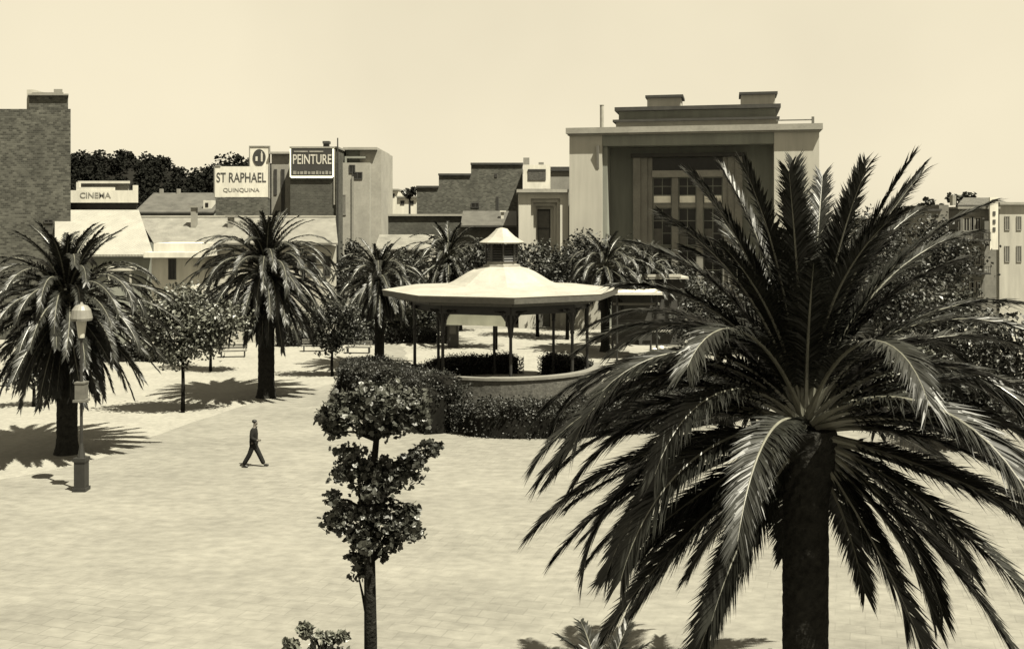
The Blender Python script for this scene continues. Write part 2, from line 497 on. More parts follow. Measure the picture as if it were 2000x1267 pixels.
# ---- palms
def frond_mesh(name, L, th0, bend, pairs, ll, lw, rng, rr=0.028, vfold=20, curl=0.0):
    mb = MB()
    n = 18
    pts = []; tans = []
    p = Vector((0, 0, 0))
    for i in range(n + 1):
        s = i / n
        e = th0 - bend * s ** 1.25
        e = max(e, -89)
        yaw = curl * s * s
        t = Vector((math.cos(R(e)) * math.cos(R(yaw)), math.cos(R(e)) * math.sin(R(yaw)), math.sin(R(e))))
        pts.append(p.copy()); tans.append(t)
        p = p + t * (L / n)
    mb.tube(pts, [rr * (1.5 - 1.38 * i / n) if i > 1 else rr * (2.6 - .6 * i) for i in range(n + 1)], 5, 1)
    def at(s):
        f = min(s * n, n - 1e-4); i = int(f); t = f - i
        return pts[i].lerp(pts[i + 1], t), tans[i].lerp(tans[i + 1], t).normalized()
    for j in range(pairs):
        s = 0.13 + 0.87 * (j + .5) / pairs
        q, t = at(s)
        side0 = Vector((0, 0, 1)).cross(t)
        if side0.length < .05: side0 = Vector((0, 1, 0))
        side0 = Vector((-math.sin(R(curl * s * s)), math.cos(R(curl * s * s)), 0))
        up = t.cross(side0)
        if up.z < 0 and th0 > 0 and False: up = -up
        if s < .3: pr = .5 + .5 * (s - .13) / .17
        elif s < .6: pr = 1.0
        else: pr = 1.0 - .42 * (s - .6) / .4
        for sg in (-1, 1):
            if rng.random() < .025: continue
            a = R(56 - 31 * s + rng.uniform(-5, 5))
            v = R(vfold + rng.uniform(-9, 9))
            d = t * math.cos(a) + (side0 * sg * math.cos(v) + up * math.sin(v)) * math.sin(a)
            d.normalize()
            l = ll * pr * rng.uniform(.85, 1.12)
            droop = Vector((0, 0, -1)) * l * rng.uniform(.12, .42)
            wd = t - d * t.dot(d)
            wd.normalize()
            wd = (wd + up * rng.uniform(-.5, .5)).normalized() * lw * .5
            m1 = q + d * l * .45
            tip = q + d * l + droop
            m1 = m1 + droop * .2
            mb.add([q - wd * .6, q + wd * .6, m1 + wd, tip, m1 - wd], [(0, 1, 2, 4), (4, 2, 3)], 0)
    return mb.mesh(name, [M['frond'], M['rachis']])

def palm_trunk(mb, bx, by, h, r, rng, lean=0.0):
    nr, nz = 28, max(20, int(h / .09))
    o = len(mb.v)
    for j in range(nz + 1):
        z = h * j / nz
        k = 1.0
        if z < .7: k = 1 + .35 * (1 - z / .7) ** 2
        t = (z - (h - 1.1)) / 1.1
        if t > 0: k *= 1 + .30 * math.sin(min(t, 1) * PI * .62)
        for i in range(nr):
            a = 2 * PI * i / nr
            d = .05 * abs(math.sin(a * 7 + z * 9)) * abs(math.sin(a * 7 - z * 9)) ** .5 + .03 * noise.noise(Vector((a * 2, z * 4, r)))
            if t > 0: d *= 2.2
            rr = r * (k + d)
            mb.v.append((bx + lean * z + rr * math.cos(a), by + rr * math.sin(a), z))
    for j in range(nz):
        for i in range(nr):
            i2 = (i + 1) % nr
            mb.f.append((o + j * nr + i, o + j * nr + i2, o + (j + 1) * nr + i2, o + (j + 1) * nr + i)); mb.m.append(0)
    mb.f.append(tuple(o + nz * nr + i for i in range(nr))); mb.m.append(0)

def frond_set(prefix, N, L, pairs, ll, lw, seed, rr=.028, e_hi=86, e_lo=-62, pw=.85):
    rng = random.Random(seed)
    out = []
    for i in range(N):
        t = (i + .5) / N
        th = e_hi + (e_lo - e_hi) * t ** pw + rng.uniform(-5, 5)
        if th > 66: bend = rng.uniform(35, 62)
        elif th > 30: bend = rng.uniform(88, 128)
        elif th > -2: bend = rng.uniform(62, 96)
        else: bend = rng.uniform(16, 40)
        bend = min(bend, th + 86) if th + 86 > 15 else 15
        l = L * (.86 if th > 66 else 1) * (.90 + .14 * math.sin(PI * min(1, t * 1.15))) * rng.uniform(.9, 1.08)
        if t > .85: l *= .85
        out.append((th, frond_mesh('frond', l, th, bend, pairs, ll * rng.uniform(.92, 1.06), lw, rng, rr, curl=rng.uniform(-14, 14))))
    return out

def palm(label, px, D, zc, tr, fronds, seed, sc=1.0, group=None, az0=0.0, skip=None, lean=0.0, cat='palm', clear=False, extra=()):
    rng = random.Random(seed)
    bx = X(px, D)
    root = thing('palm_tree', label, cat, (bx, D, 0), group)
    tb = MB()
    palm_trunk(tb, bx, D, zc, tr, rng, lean)
    tb.build('trunk', M['palm_trunk'], root, smooth=False)
    for i, (th, me) in enumerate(fronds):
        az = az0 + i * 2.39996 + rng.uniform(-.12, .12)
        if clear and th < 50:      # old leaves cut away on the street side, so the trunk shows
            q = (az + PI / 2 + PI) % (2 * PI) - PI
            lim = .8 if th < 8 else .5
            if abs(q) < lim: az += math.copysign(lim + .1 + rng.random() * .5, q)
        ro = tr * .55 * max(0, math.cos(R(th)))
        zz = zc - .05 + .30 * math.sin(R(th)) * (1 if th > 0 else 1.2)
        link_child('frond', me, root, (lean * zc + ro * math.cos(az), ro * math.sin(az), zz), (rng.uniform(-.06, .06), 0, az), sc * rng.uniform(.95, 1.05))
    for az, th, bend, L in extra:
        az = R(az)
        me = frond_mesh('frond', L, th, bend, 215, .68, .034, rng, .030, curl=rng.uniform(-8, 8))
        link_child('frond', me, root, (.12 * math.cos(az), .12 * math.sin(az), zc - .05 + .3 * math.sin(R(th))), (0, 0, az))
    return root

# ================================================================== SETTING
g = MB()
xs = [-900, -120, -60, -30, 0, 30, 60, 120, 900]; ys = [-60, 0, 20, 40, 60, 80, 120, 300, 1500]
for y in ys:
    for x in xs: g.v.append((x, y, 0))
for j in range(len(ys) - 1):
    for i in range(len(xs) - 1):
        a = j * len(xs) + i
        g.f.append((a, a + 1, a + len(xs) + 1, a + len(xs))); g.m.append(0)
tag(g.build('ground', M['earth']), kind='structure')

def sheet(name, outline, z, m, seed, amp=.25):
    rng = random.Random(seed)
    pts = []
    for i in range(len(outline)):
        a, b = outline[i], outline[(i + 1) % len(outline)]
        L = math.hypot(b[0] - a[0], b[1] - a[1]); k = max(1, min(60, int(L / .6)))
        for j in range(k):
            t = j / k
            q = amp * noise.noise(Vector((a[0] + (b[0] - a[0]) * t, a[1] + (b[1] - a[1]) * t, seed)) * .8)
            pts.append((a[0] + (b[0] - a[0]) * t + q, a[1] + (b[1] - a[1]) * t + q * 1.5, z))
    mb = MB(); mb.add(pts, [tuple(range(len(pts)))])
    return tag(mb.build(name, m), kind='structure')
def gp(px, py): D = DG(py); return (X(px, D), D)
sheet('sand_bed', [gp(-160, 965), gp(40, 930), gp(170, 905), gp(300, 850), gp(480, 790), gp(640, 752), gp(735, 728), gp(745, 700), gp(760, 652), gp(-700, 652)], .004, M['sand'], 3, .5)
sheet('plaza', [gp(800, 722), gp(1100, 728), gp(1180, 735), gp(1600, 740), gp(2300, 740), gp(2400, 642), gp(780, 642)], .004, M['sand'], 5, .4)

# ================================================================== BIG PALM
big = frond_set('frond', 64, 4.55, 210, .66, .034, 11, rr=.030, e_hi=84, e_lo=-46, pw=1.0)
palm('huge palm with dark shaggy trunk in the right foreground', 1573, 17.0, Z(835, 17), .36, big, 5, az0=.4, clear=True, extra=[
    (190, 63, 66, 4.00), (170, 57, 96, 4.19), (176, 38, 92, 4.84), (190, 30, 88, 4.93), (182, 22, 80, 4.74), (165, 12, 66, 4.65), (186, 2, 52, 4.84), (174, -10, 44, 4.65), (196, -30, 26, 4.65), (178, -38, 24, 4.46), (208, -48, 20, 4.37), (158, -20, 36, 4.56), (150, 35, 84, 4.46), (205, 48, 90, 4.28),
    (186, 78, 30, 4.36), (172, 80, 34, 4.36), (205, 84, 22, 4.27), (150, 83, 26, 4.36), (90, 88, 12, 4.18), (20, 85, 22, 4.27), (340, 80, 24, 4.45), (10, 77, 34, 4.54), (-10, 73, 50, 4.54), (14, 69, 62, 4.63), (-25, 80, 30, 4.36), (200, 72, 48, 4.27), (160, 70, 60, 4.18), (30, 74, 50, 4.36), (60, 82, 28, 4.27), (240, 84, 20, 4.09), (300, 83, 22, 4.18),
    (-8, 58, 80, 4.6), (12, 44, 84, 5.0), (-20, 30, 70, 5.2), (-38, 48, 110, 4.2), (5, 10, 44, 5.2), (-12, -8, 36, 5.2), (-22, -34, 32, 4.9), (-40, -52, 22, 4.5), (28, -20, 40, 5.0)])

# ================================================================== OTHER PALMS
mid = frond_set('frond', 165, 4.25, 84, .50, .055, 21, rr=.032, e_hi=87, e_lo=-80, pw=.95)
far = frond_set('frond', 84, 3.8, 52, .46, .07, 31, rr=.034, e_hi=84, e_lo=-55, pw=.85)
GP = 'date palms round the square'
palm('palm tree behind the tall street lamp, at the left edge', 131, 40.0, Z(592, 40), .37, mid, 7, .98, GP, 1.1)
palm('palm tree with full round crown between the walking man and the low tiled house', 520, 52.7, Z(530, 52.7), .40, mid, 8, .96, GP, 2.2)
palm('thin palm tree just left of the bandstand roof', 741, 63.5, Z(545, 63.5), .29, far, 9, .95, GP, .3)
palm('dark palm tree rising behind the left side of the bandstand roof', 876, 76.0, Z(505, 76), .3, far, 10, 1.0, GP, 1.7)
palm('palm tree in front of the left corner of the big theatre', 1182, 71.0, Z(522, 71), .3, far, 12, .95, GP, 2.9)
palm('small palm tree half hidden beyond the right bandstand roof edge', 1262, 76.0, Z(530, 76), .3, far, 13, .85, GP, 4.1)
low = frond_set('frond', 26, 1.35, 44, .27, .034, 41, rr=.014, e_hi=86, e_lo=5)
palm('low young palm whose frond tips enter at the bottom edge', 1180, 12.0, Z(1430, 12), .16, low, 14, 1.0, None, .9)

# ================================================================== BROADLEAF TREES
leaf_tree('young_tree', 'slender young tree with clumped leaves in the foreground left of the big palm', 724, 13.0,
          [(668, 800, 44, 34), (640, 815, 20, 20), (720, 772, 34, 24), (770, 795, 56, 42), (812, 800, 26, 36), (735, 835, 40, 18), (660, 845, 22, 14), (676, 884, 26, 14),
           (705, 915, 44, 22), (672, 925, 26, 18), (770, 925, 48, 24), (812, 895, 30, 18), (842, 872, 20, 14), (740, 950, 40, 18), (652, 972, 20, 13), (664, 1015, 34, 26),
           (725, 1000, 40, 34), (775, 1020, 38, 34), (800, 1000, 22, 16), (806, 1040, 20, 16), (715, 1048, 44, 24), (770, 1065, 18, 12), (700, 1085, 22, 12), (697, 1115, 15, 18), (745, 1090, 10, 8)],
          6600, .085, M['leaf'], .082, seed=4, kind=1, per=7, spread=.30,
          leader=[(724, 1250), (722, 1100), (720, 1000), (728, 930), (735, 860), (742, 800), (745, 765)])
leaf_tree('shrub', 'leafy shrub top poking in at the bottom edge left of the slender young tree', 625, 11.0,
          [(598, 1226, 16, 7), (612, 1238, 18, 7), (640, 1246, 22, 8), (672, 1238, 18, 7), (560, 1258, 20, 6), (625, 1290, 70, 18)], 420, .10, M['leaf_pale'], .04, cat='shrub', seed=6, kind=1)
GT = 'small trees planted in the sandy bed'
leaf_tree('small_tree', 'small round tree between the left palm and the full crowned palm, nearest the open ground', 357, 48.5,
          [(320, 640, 42, 40), (390, 635, 48, 45), (350, 600, 52, 35), (420, 650, 30, 26), (352, 690, 40, 26), (310, 672, 42, 28), (400, 675, 42, 28), (365, 640, 62, 46), (285, 625, 40, 34), (445, 620, 36, 34), (340, 590, 60, 34)], 7500, .19, M['leaf_pale'], .085, group=GT, seed=14, spread=.30)
leaf_tree('small_tree', 'small tree close behind the left flank of the full crowned palm', 411, 61.7,
          [(400, 610, 36, 30), (440, 620, 36, 32), (420, 645, 40, 20), (465, 615, 28, 30), (385, 590, 44, 30), (440, 590, 40, 30), (415, 665, 34, 20)], 4500, .20, M['leaf'], .08, group=GT, seed=15)
leaf_tree('small_tree', 'thin stemmed small tree right of the full crowned palm', 649, 59.7,
          [(640, 630, 38, 30), (675, 620, 32, 34), (655, 660, 36, 20), (620, 655, 24, 20), (600, 625, 34, 28), (690, 650, 32, 28), (655, 615, 50, 34), (645, 675, 34, 18)], 4800, .18, M['leaf'], .08, group=GT, seed=16)
leaf_tree('small_tree', 'small tree at the far left edge behind the left palm', 66, 50.0,
          [(50, 715, 34, 28), (85, 725, 26, 24), (60, 745, 36, 14), (20, 730, 30, 24)], 1300, .17, M['leaf'], .08, group=GT, seed=17)
GB = 'trees at the back of the square'
back = [(575, 79, 655, 30, 26, 'leaf_pale', 'pale bushy tree at the back, right of the full crowned palm trunk'),
        (612, 82, 640, 28, 26, 'leaf', 'small tree at the back beyond the thin stemmed small tree'),
        (705, 77, 625, 36, 34, 'leaf', 'tree at the back just left of the thin palm trunk'),
        (775, 78, 628, 36, 36, 'leaf_pale', 'pale tree at the back between the thin palm and the bandstand'),
        (690, 80, 520, 34, 44, 'leaf_dark', 'tall dark tree in front of the pale house with the mast'),
        (830, 82, 610, 34, 34, 'leaf', 'tree at the back seen between the left bandstand columns'),
        (790, 81, 530, 52, 40, 'leaf', 'broad tree in front of the long low wall, behind the bandstand roof'),
        (968, 72, 500, 66, 34, 'leaf_dark', 'dark tree behind the bandstand lantern'),
        (1050, 80, 522, 50, 44, 'leaf', 'tree in front of the stepped doorway annex'),
        (1108, 78, 532, 46, 44, 'leaf_dark', 'dark tree between the annex and the theatre corner palm'),
        (1240, 80, 520, 40, 46, 'leaf', 'tree in front of the dark theatre recess, left part'),
        (1145, 84, 505, 44, 50, 'leaf_dark', 'dark tall tree behind the theatre corner palm'),
        (640, 78, 545, 40, 44, 'leaf_dark', 'dark tree right of the full crown, in front of the tiled house end'),
        (900, 84, 545, 44, 36, 'leaf', 'tree behind the bandstand roof, under the dark palm'),
        (1320, 79, 560, 46, 40, 'leaf_dark', 'dark tree in front of the theatre windows, over the flat canopy')]
for i, (px, D, py, rx, ry, ml, lab) in enumerate(back):
    leaf_tree('park_tree', lab, px, D, [(px - rx * .5, py + ry * .2, rx * .75, ry * .75), (px + rx * .5, py + ry * .1, rx * .75, ry * .8), (px, py - ry * .5, rx * .7, ry * .6), (px + 4, py + ry * .6, rx * .8, ry * .5)],
              2600, .26, M[ml], .12, group=GB, spread=.30, seed=50 + i)
GR = 'dense trees on the right beyond the big palm'
right = [(1400, 62, 620, 80, 70, 'leaf_dark', 'dark dense tree beyond the big palm, left side of its crown'),
         (1500, 70, 600, 80, 80, 'leaf_dark', 'dark dense tree hidden behind the big palm crown centre'),
         (1640, 66, 590, 90, 90, 'leaf', 'dense tree behind the right half of the big palm crown'),
         (1760, 60, 590, 90, 90, 'leaf_dark', 'dark tree right of the big palm, below the town houses'),
         (1860, 52, 650, 80, 90, 'leaf', 'leafy tree at the right edge in front of the balconied house'),
         (1960, 46, 720, 80, 110, 'leaf_dark', 'dark tree cut by the right edge of the picture'),
         (1830, 70, 500, 60, 70, 'leaf_dark', 'tall dark tree rising in front of the plain grey house'),
         (1700, 74, 480, 70, 70, 'leaf_dark', 'tall dark tree beside the big palm top, left of the low pale house'),
         (1880, 41, 790, 80, 60, 'leaf_dark', 'low dark tree at the right edge, nearest the open ground'),
         (1770, 47, 740, 90, 70, 'leaf_pale', 'pale leaved low tree behind the right arching fronds'),
         (1640, 50, 730, 80, 60, 'leaf', 'low tree behind the base of the big palm crown')]
for i, (px, D, py, rx, ry, ml, lab) in enumerate(right):
    leaf_tree('park_tree', lab, px, D, [(px - rx * .5, py + ry * .2, rx * .7, ry * .7), (px + rx * .5, py + ry * .1, rx * .7, ry * .75), (px - rx * .1, py - ry * .5, rx * .7, ry * .6), (px + 4, py + ry * .55, rx * .85, ry * .5)],
              4200, .24, M[ml], .16, group=GR, spread=.30, seed=80 + i)

# ================================================================== HEDGES
hedge('hedge', 'tall rounded hedge curving round the left side of the bandstand garden',
      [(-7.9, 60, 1.0, 1.6), (-8.1, 55, 1.5, 2.4), (-7.3, 51, 1.9, 2.6), (-5.9, 48, 2.2, 2.8), (-4.2, 45.6, 2.35, 2.6), (-2.6, 44.1, 2.2, 2.0)], 17000, .10, 3)
hedge('hedge', 'lower clipped hedge in front of the bandstand, facing the open ground',
      [(-1.95, 43.8, 1.35, 1.5), (0, 43.4, 1.42, 1.6), (3, 43.6, 1.4, 1.6), (6, 44.6, 1.4, 1.6), (9, 46.5, 1.5, 1.7), (11.5, 49.5, 1.5, 1.7), (12.5, 54, 1.4, 1.7)], 14000, .10, 4)
BX, BY = -.55, 55.0
def ring(a, r=5.05): return (BX + r * math.sin(R(a)), BY - r * math.cos(R(a)))
hedge('hedge', 'dark hedge along the back of the bandstand, left of its entrance gap',
      [ring(a) + (1.0 + .12 * (a > 210) * 0 + .15 * (a < 225), .8) for a in (262, 248, 234, 220, 206, 192, 179, 170)], 5000, .10, 5)
hedge('hedge', 'dark hedge along the back of the bandstand, right of its entrance gap',
      [ring(a) + (1.25, .8) for a in (152, 144, 134, 122, 108)], 4500, .10, 6)
hedge('hedge', 'grey green shrub bank right of the bandstand, under the arching fronds',
      [(6.6, 52, 1.0, 2.0), (9, 53, 1.1, 2.2), (11.5, 55, 1.1, 2.2), (14, 57, 1.2, 2.0)], 4500, .12, 7)
GL = 'low hedges at the back of the square'
for i, (x0, x1, D, h, lab) in enumerate([(540, 640, 74, .9, 'low hedge at the back, left of the thin stemmed small tree'),
                                        (655, 735, 75, .8, 'low hedge at the back, left of the thin palm trunk'),
                                        (760, 850, 76, .9, 'low hedge at the back behind the left bandstand columns'),
                                        (200, 330, 66, .9, 'low hedge at the back behind the small round tree')]):
    hedge('hedge', lab, [(X(x0, D), D, h, 1.0), (X((x0 + x1) / 2, D), D + .5, h * 1.1, 1.1), (X(x1, D), D, h, 1.0)], 1500, .14, 20 + i, group=GL)

# ================================================================== BANDSTAND
bs = thing('bandstand', 'octagonal bandstand with swept cream roof, thin dark columns and grey base wall', 'bandstand', (BX, BY, 0))
ROT = R(6.0)
mb = MB()
prof = [(6.36, 5.34), (6.40, 5.42), (5.6, 5.47), (4.6, 5.53), (3.6, 5.60), (3.0, 5.68), (2.6, 5.85), (2.2, 6.10), (1.8, 6.34), (1.4, 6.52), (1.05, 6.60), (.98, 6.64)]
mb.lathe(BX, BY, prof, 8, 0, ROT)
roof = mb.build('roof', M['cream_roof'], bs)
mb = MB(); mb.lathe(BX, BY, [(6.1, 5.14), (6.32, 5.10), (6.37, 5.355), (6.1, 5.355)], 8, 0, ROT)
mb.build('gutter', M['iron_mid'], bs)
mb = MB()
for k in range(8):
    a0, a1 = ROT + k * PI / 4, ROT + (k + 1) * PI / 4
    for (r, z0, z1) in ((5.55, 4.90, 5.13),):
        A = Vector((BX + r * math.sin(a0), BY - r * math.cos(a0), 0)); B = Vector((BX + r * math.sin(a1), BY - r * math.cos(a1), 0))
        t = (B - A).normalized(); nrm = Vector((t.y, -t.x, 0)) * .05
        q = [A - nrm, B - nrm, B + nrm, A + nrm]
        mb.prism_xy([(p.x, p.y) for p in q][::-1], z0, z1)
mb.build('valance', M['iron_mid'], bs)
mb = MB()
for k in range(8):
    a0, a1 = ROT + k * PI / 4, ROT + (k + 1) * PI / 4
    A = Vector((BX + 4.72 * math.sin(a0), BY - 4.72 * math.cos(a0), 0)); B = Vector((BX + 4.72 * math.sin(a1), BY - 4.72 * math.cos(a1), 0))
    t = (B - A).normalized(); nrm = Vector((t.y, -t.x, 0)) * .05
    q = [A - nrm, B - nrm, B + nrm, A + nrm]
    mb.prism_xy([(p.x, p.y) for p in q][::-1], 4.42, 4.955)
mb.build('beam', M['iron'], bs)
mb = MB(); mb.lathe(BX, BY, [(5.5, 5.30), (4.7, 4.96), (.2, 5.45)], 8, 0, ROT); mb.build('ceiling', M['iron'], bs)
for k in range(8):
    a = ROT + k * PI / 4
    x, y = BX + 4.65 * math.sin(a), BY - 4.65 * math.cos(a)
    mb = MB()
    mb.lathe(x, y, [(.17, .15), (.17, .45), (.11, .55), (.085, 1.2), (.08, 3.3), (.12, 3.36), (.12, 3.44), (.085, 3.5), (.085, 4.62)], 10)
    c = mb.build('column', M['iron'], bs, smooth=False)
    br = MB()
    for sg in (-1, 1):      # curved brackets along the ring
        ta = Vector((math.cos(a), math.sin(a), 0)) * sg
        pts = []
        for i in range(7):
            t = i / 6
            pts.append((x + ta.x * (.08 + .75 * (1 - math.cos(t * PI / 2))), y + ta.y * (.08 + .75 * (1 - math.cos(t * PI / 2))), 3.5 + 1.1 * math.sin(t * PI / 2)))
        br.tube(pts, [.05] * 7, 5)
        for i in range(1, 6, 1):
            p = pts[i]; br.tube([p, (p[0] * .5 + x * .5, p[1] * .5 + y * .5, 4.6)], [.035, .035], 4)
        br.tube([(x, y, 4.55), (x + ta.x * .8, y + ta.y * .8, 4.55)], [.05, .05], 4)
        bl = br.add([(x, y, 3.9), (x + ta.x * .12, y + ta.y * .12, 3.8), pts[4], (x + ta.x * .7, y + ta.y * .7, 4.58), (x, y, 4.58)], [(0, 1, 2, 3, 4)])
    br.build('bracket', M['iron'], c)
# lantern on the roof
mb = MB(); mb.lathe(BX, BY, [(1.0, 6.60), (1.0, 6.72), (.8, 6.74), (.8, 6.9)], 8, 0, ROT); mb.build('lantern_base', M['cream_roof'], bs)
lan = MB()
for k in range(8):
    a = ROT + k * PI / 4
    lan.tube([(BX + .84 * math.sin(a), BY - .84 * math.cos(a), 6.9), (BX + .84 * math.sin(a), BY - .84 * math.cos(a), 7.86)], [.06, .06], 5)
for j in range(7):
    lan.lathe(BX, BY, [(.78, 6.93 + j * .13), (.86, 6.90 + j * .13), (.80, 7.0 + j * .13)], 8, 0, ROT)
lan.build('lantern', M['iron'], bs)
mb = MB(); mb.lathe(BX, BY, [(1.2, 7.86), (1.22, 7.92), (.75, 8.2), (.42, 8.5), (.30, 8.64), (.05, 8.70)], 8, 0, ROT)
mb.build('lantern_roof', M['cream_roof'], bs)
# base wall: front part of a ring, with coping
def ring_wall(mb, r0, r1, z0, z1, a0, a1, n=22):
    vs = []
    for i in range(n + 1):
        a = R(a0 + (a1 - a0) * i / n)
        for r, z in ((r1, z0), (r1, z1), (r0, z1), (r0, z0)):
            vs.append((BX + r * math.sin(a), BY - r * math.cos(a), z))
    fs = []
    for i in range(n):
        for k in range(4):
            k2 = (k + 1) % 4
            fs.append((i * 4 + k, i * 4 + k2, (i + 1) * 4 + k2, (i + 1) * 4 + k))
    fs += [(0, 3, 2, 1), (n * 4, n * 4 + 1, n * 4 + 2, n * 4 + 3)]
    mb.add(vs, fs)
mb = MB(); ring_wall(mb, 5.0, 5.35, 0, 1.32, -92, 92); bw = mb.build('base_wall', M['stone'], bs)
mb = MB(); ring_wall(mb, 4.93, 5.43, 1.32, 1.45, -92, 92); mb.build('coping', M['town'], bw)
mb = MB(); mb.lathe(BX, BY, [(4.9, .006), (4.9, .15)], 40); mb.build('floor', M['pale'], bs)
# canvas screens hung between the back columns
def screen(a0, a1, z0, z1):
    A = (BX + 4.62 * math.sin(R(a0)), BY - 4.62 * math.cos(R(a0))); B = (BX + 4.62 * math.sin(R(a1)), BY - 4.62 * math.cos(R(a1)))
    mb = MB(); n = 16
    dx, dy = B[0] - A[0], B[1] - A[1]; L = math.hypot(dx, dy); nx, ny = dy / L, -dx / L
    vs = []
    for i in range(n + 1):
        t = i / n; w = .05 * math.sin(t * 21)
        for (o, z) in ((w, z0), (w * .4, z1), (w * .4 + .02, z1), (w + .02, z0)):
            vs.append((A[0] + dx * t + nx * o, A[1] + dy * t + ny * o, z))
    fs = []
    for i in range(n):
        for k in range(4):
            k2 = (k + 1) % 4; fs.append((i * 4 + k, (i + 1) * 4 + k, (i + 1) * 4 + k2, i * 4 + k2))
    mb.add(vs, fs); mb.build('canvas_screen', M['canvas'], bs)
screen(-36, 3, Z(635, 51), 4.40)
screen(-80, -58, Z(606, 53.5), 4.41)

# ================================================================== THEATRE (turned 12 degrees)
TX, TY, TA = 4.82, 86.0, R(12)
th = thing('theatre', 'large flat roofed theatre with deep dark recess, tall windows and stepped attic', 'theatre', (TX, TY, 0), None, -TA)
CT, ST = math.cos(TA), math.sin(TA)
def fu(px, v=0.0):
    k = (px - 1000) / F      # TX + u CT + v ST = k (TY - u ST + v CT)
    return (k * (TY + v * CT) - TX - v * ST) / (CT + k * ST)
def fz(px, py, v=0.0):
    D = TY - fu(px, v) * ST + v * CT
    return CAMZ - (py - HOR) / F * D
W = fu(1600); H = fz(1112, 262)
u1, u2 = fu(1176), fu(1512)
DEP = 2.6
mb = MB()
mb.box(0, u1, 0, 18, 0, H); mb.build('wall', M['plaster'], th, True)
mb = MB(); mb.box(u2, W, 0, 18, 0, H); mb.build('wall', M['plaster'], th, True)
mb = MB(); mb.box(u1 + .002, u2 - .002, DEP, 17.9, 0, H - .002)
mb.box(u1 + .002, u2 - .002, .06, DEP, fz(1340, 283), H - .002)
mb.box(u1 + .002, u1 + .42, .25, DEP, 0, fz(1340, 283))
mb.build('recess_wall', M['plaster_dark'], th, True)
mb = MB(); mb.box(-.25, W + .25, -.42, 18.3, H, H + .48)
mb.box(-.12, W + .12, -.25, 18.15, H - .14, H - .001); mb.build('cornice', M['slab'], th, True)
# portal frame in the recess
FV = DEP - 1.0
pj = [(1236, 1250, 0.35), (1250, 1263, .18), (1263, 1273, 0)]
mb = MB()
cz = fz(1340, 306, FV)
for a, b, back in pj:
    for s_ in (0, 1):
        l, r = fu(a, FV), fu(b, FV)
        if s_: mid_u = (fu(1236, FV) + fu(1450, FV)) / 2; l, r = 2 * mid_u - r, 2 * mid_u - l
        mb.box(l, r, FV + .55 - back, DEP, 0, cz - .02 * (1 + back))
lu, ru = fu(1273, FV), (fu(1236, FV) + fu(1450, FV)) - fu(1273, FV)
mb.build('portal_frame', M['plaster_mid'], th, True)
mb = MB(); mb.box(fu(1232, FV), fu(1454, FV), FV - .05, DEP, cz, cz + .3); mb.build('portal_lintel', M['trim_dark'], th, True)
# frieze of dark glazing with pale figures' plinths
WV = FV + .62
z_f0, z_f1 = fz(1340, 333, WV), cz - .1
fr = MB(); fr.box(lu, ru, WV + .1, DEP - .01, z_f0, z_f1); frz = fr.build('transom_light', M['glass'], th, True)
mb = MB(); mb.box(lu, ru, WV - .25, DEP - .02, fz(1340, 346, WV), z_f0); mb.build('beam', M['slab'], th, True)
mu = [lu, lu + (ru - lu) * .28, lu + (ru - lu) * .37, lu + (ru - lu) * .63, lu + (ru - lu) * .72, ru]
ztop, zsp1, zsp0, zb = fz(1340, 346, WV), fz(1340, 398, WV), fz(1340, 406, WV), 1.2
mb = MB()
for a, b in ((mu[1], mu[2]), (mu[3], mu[4])): mb.box(a, b, WV - .1, DEP - .03, 0, ztop - .002)
for a, b in ((mu[0], mu[1]), (mu[2], mu[3]), (mu[4], mu[5])):
    mb.box(a + .002, b - .002, WV + .05, DEP - .04, zsp0, zsp1); mb.box(a + .002, b - .002, WV + .05, DEP - .04, 0, zb)
mb.build('mullion', M['plaster_mid'], th, True)
for ci, (a, b) in enumerate(((mu[0], mu[1]), (mu[2], mu[3]), (mu[4], mu[5]))):
    for z0, z1, blind in ((zsp1, ztop, True), (zsp0 - 3.2, zsp0, False), (zb, zsp0 - 3.3, False)):
        f = MB(); t = .09; y0 = WV + .3
        f.box(a + .003, a + t, y0, y0 + .1, z0 + .003, z1 - .003); f.box(b - t, b - .003, y0, y0 + .1, z0 + .003, z1 - .003)
        f.box(a + t, b - t, y0 + .003, y0 + .1, z0 + .003, z0 + t); f.box(a + t, b - t, y0 + .003, y0 + .1, z1 - t, z1 - .003)
        f.box((a + b) / 2 - .03, (a + b) / 2 + .03, y0 + .02, y0 + .09, z0 + t, z1 - t)
        for q in (.33, .66): f.box(a + t, b - t, y0 + .025, y0 + .085, z0 + (z1 - z0) * q - .03, z0 + (z1 - z0) * q + .03)
        w = f.build('window', M['plaster_dark'], th, True)
        p = MB(); p.box(a + t, b - t, y0 + .04, y0 + .07, z0 + t, z1 - t); p.build('pane', M['glass'], w, True)
        if blind:
            p = MB(); p.box(a + t + .02, b - t - .02, y0 - .02, y0 + .01, z0 + t, z0 + (z1 - z0) * .30); p.build('blind', M['blind'], w, True)
        else:
            p = MB(); p.box(a + t + .02, (a + b) / 2 - .05, y0 - .02, y0 + .01, z0 + t, z0 + (z1 - z0) * .45); p.build('shutter', M['shutter'], w, True)
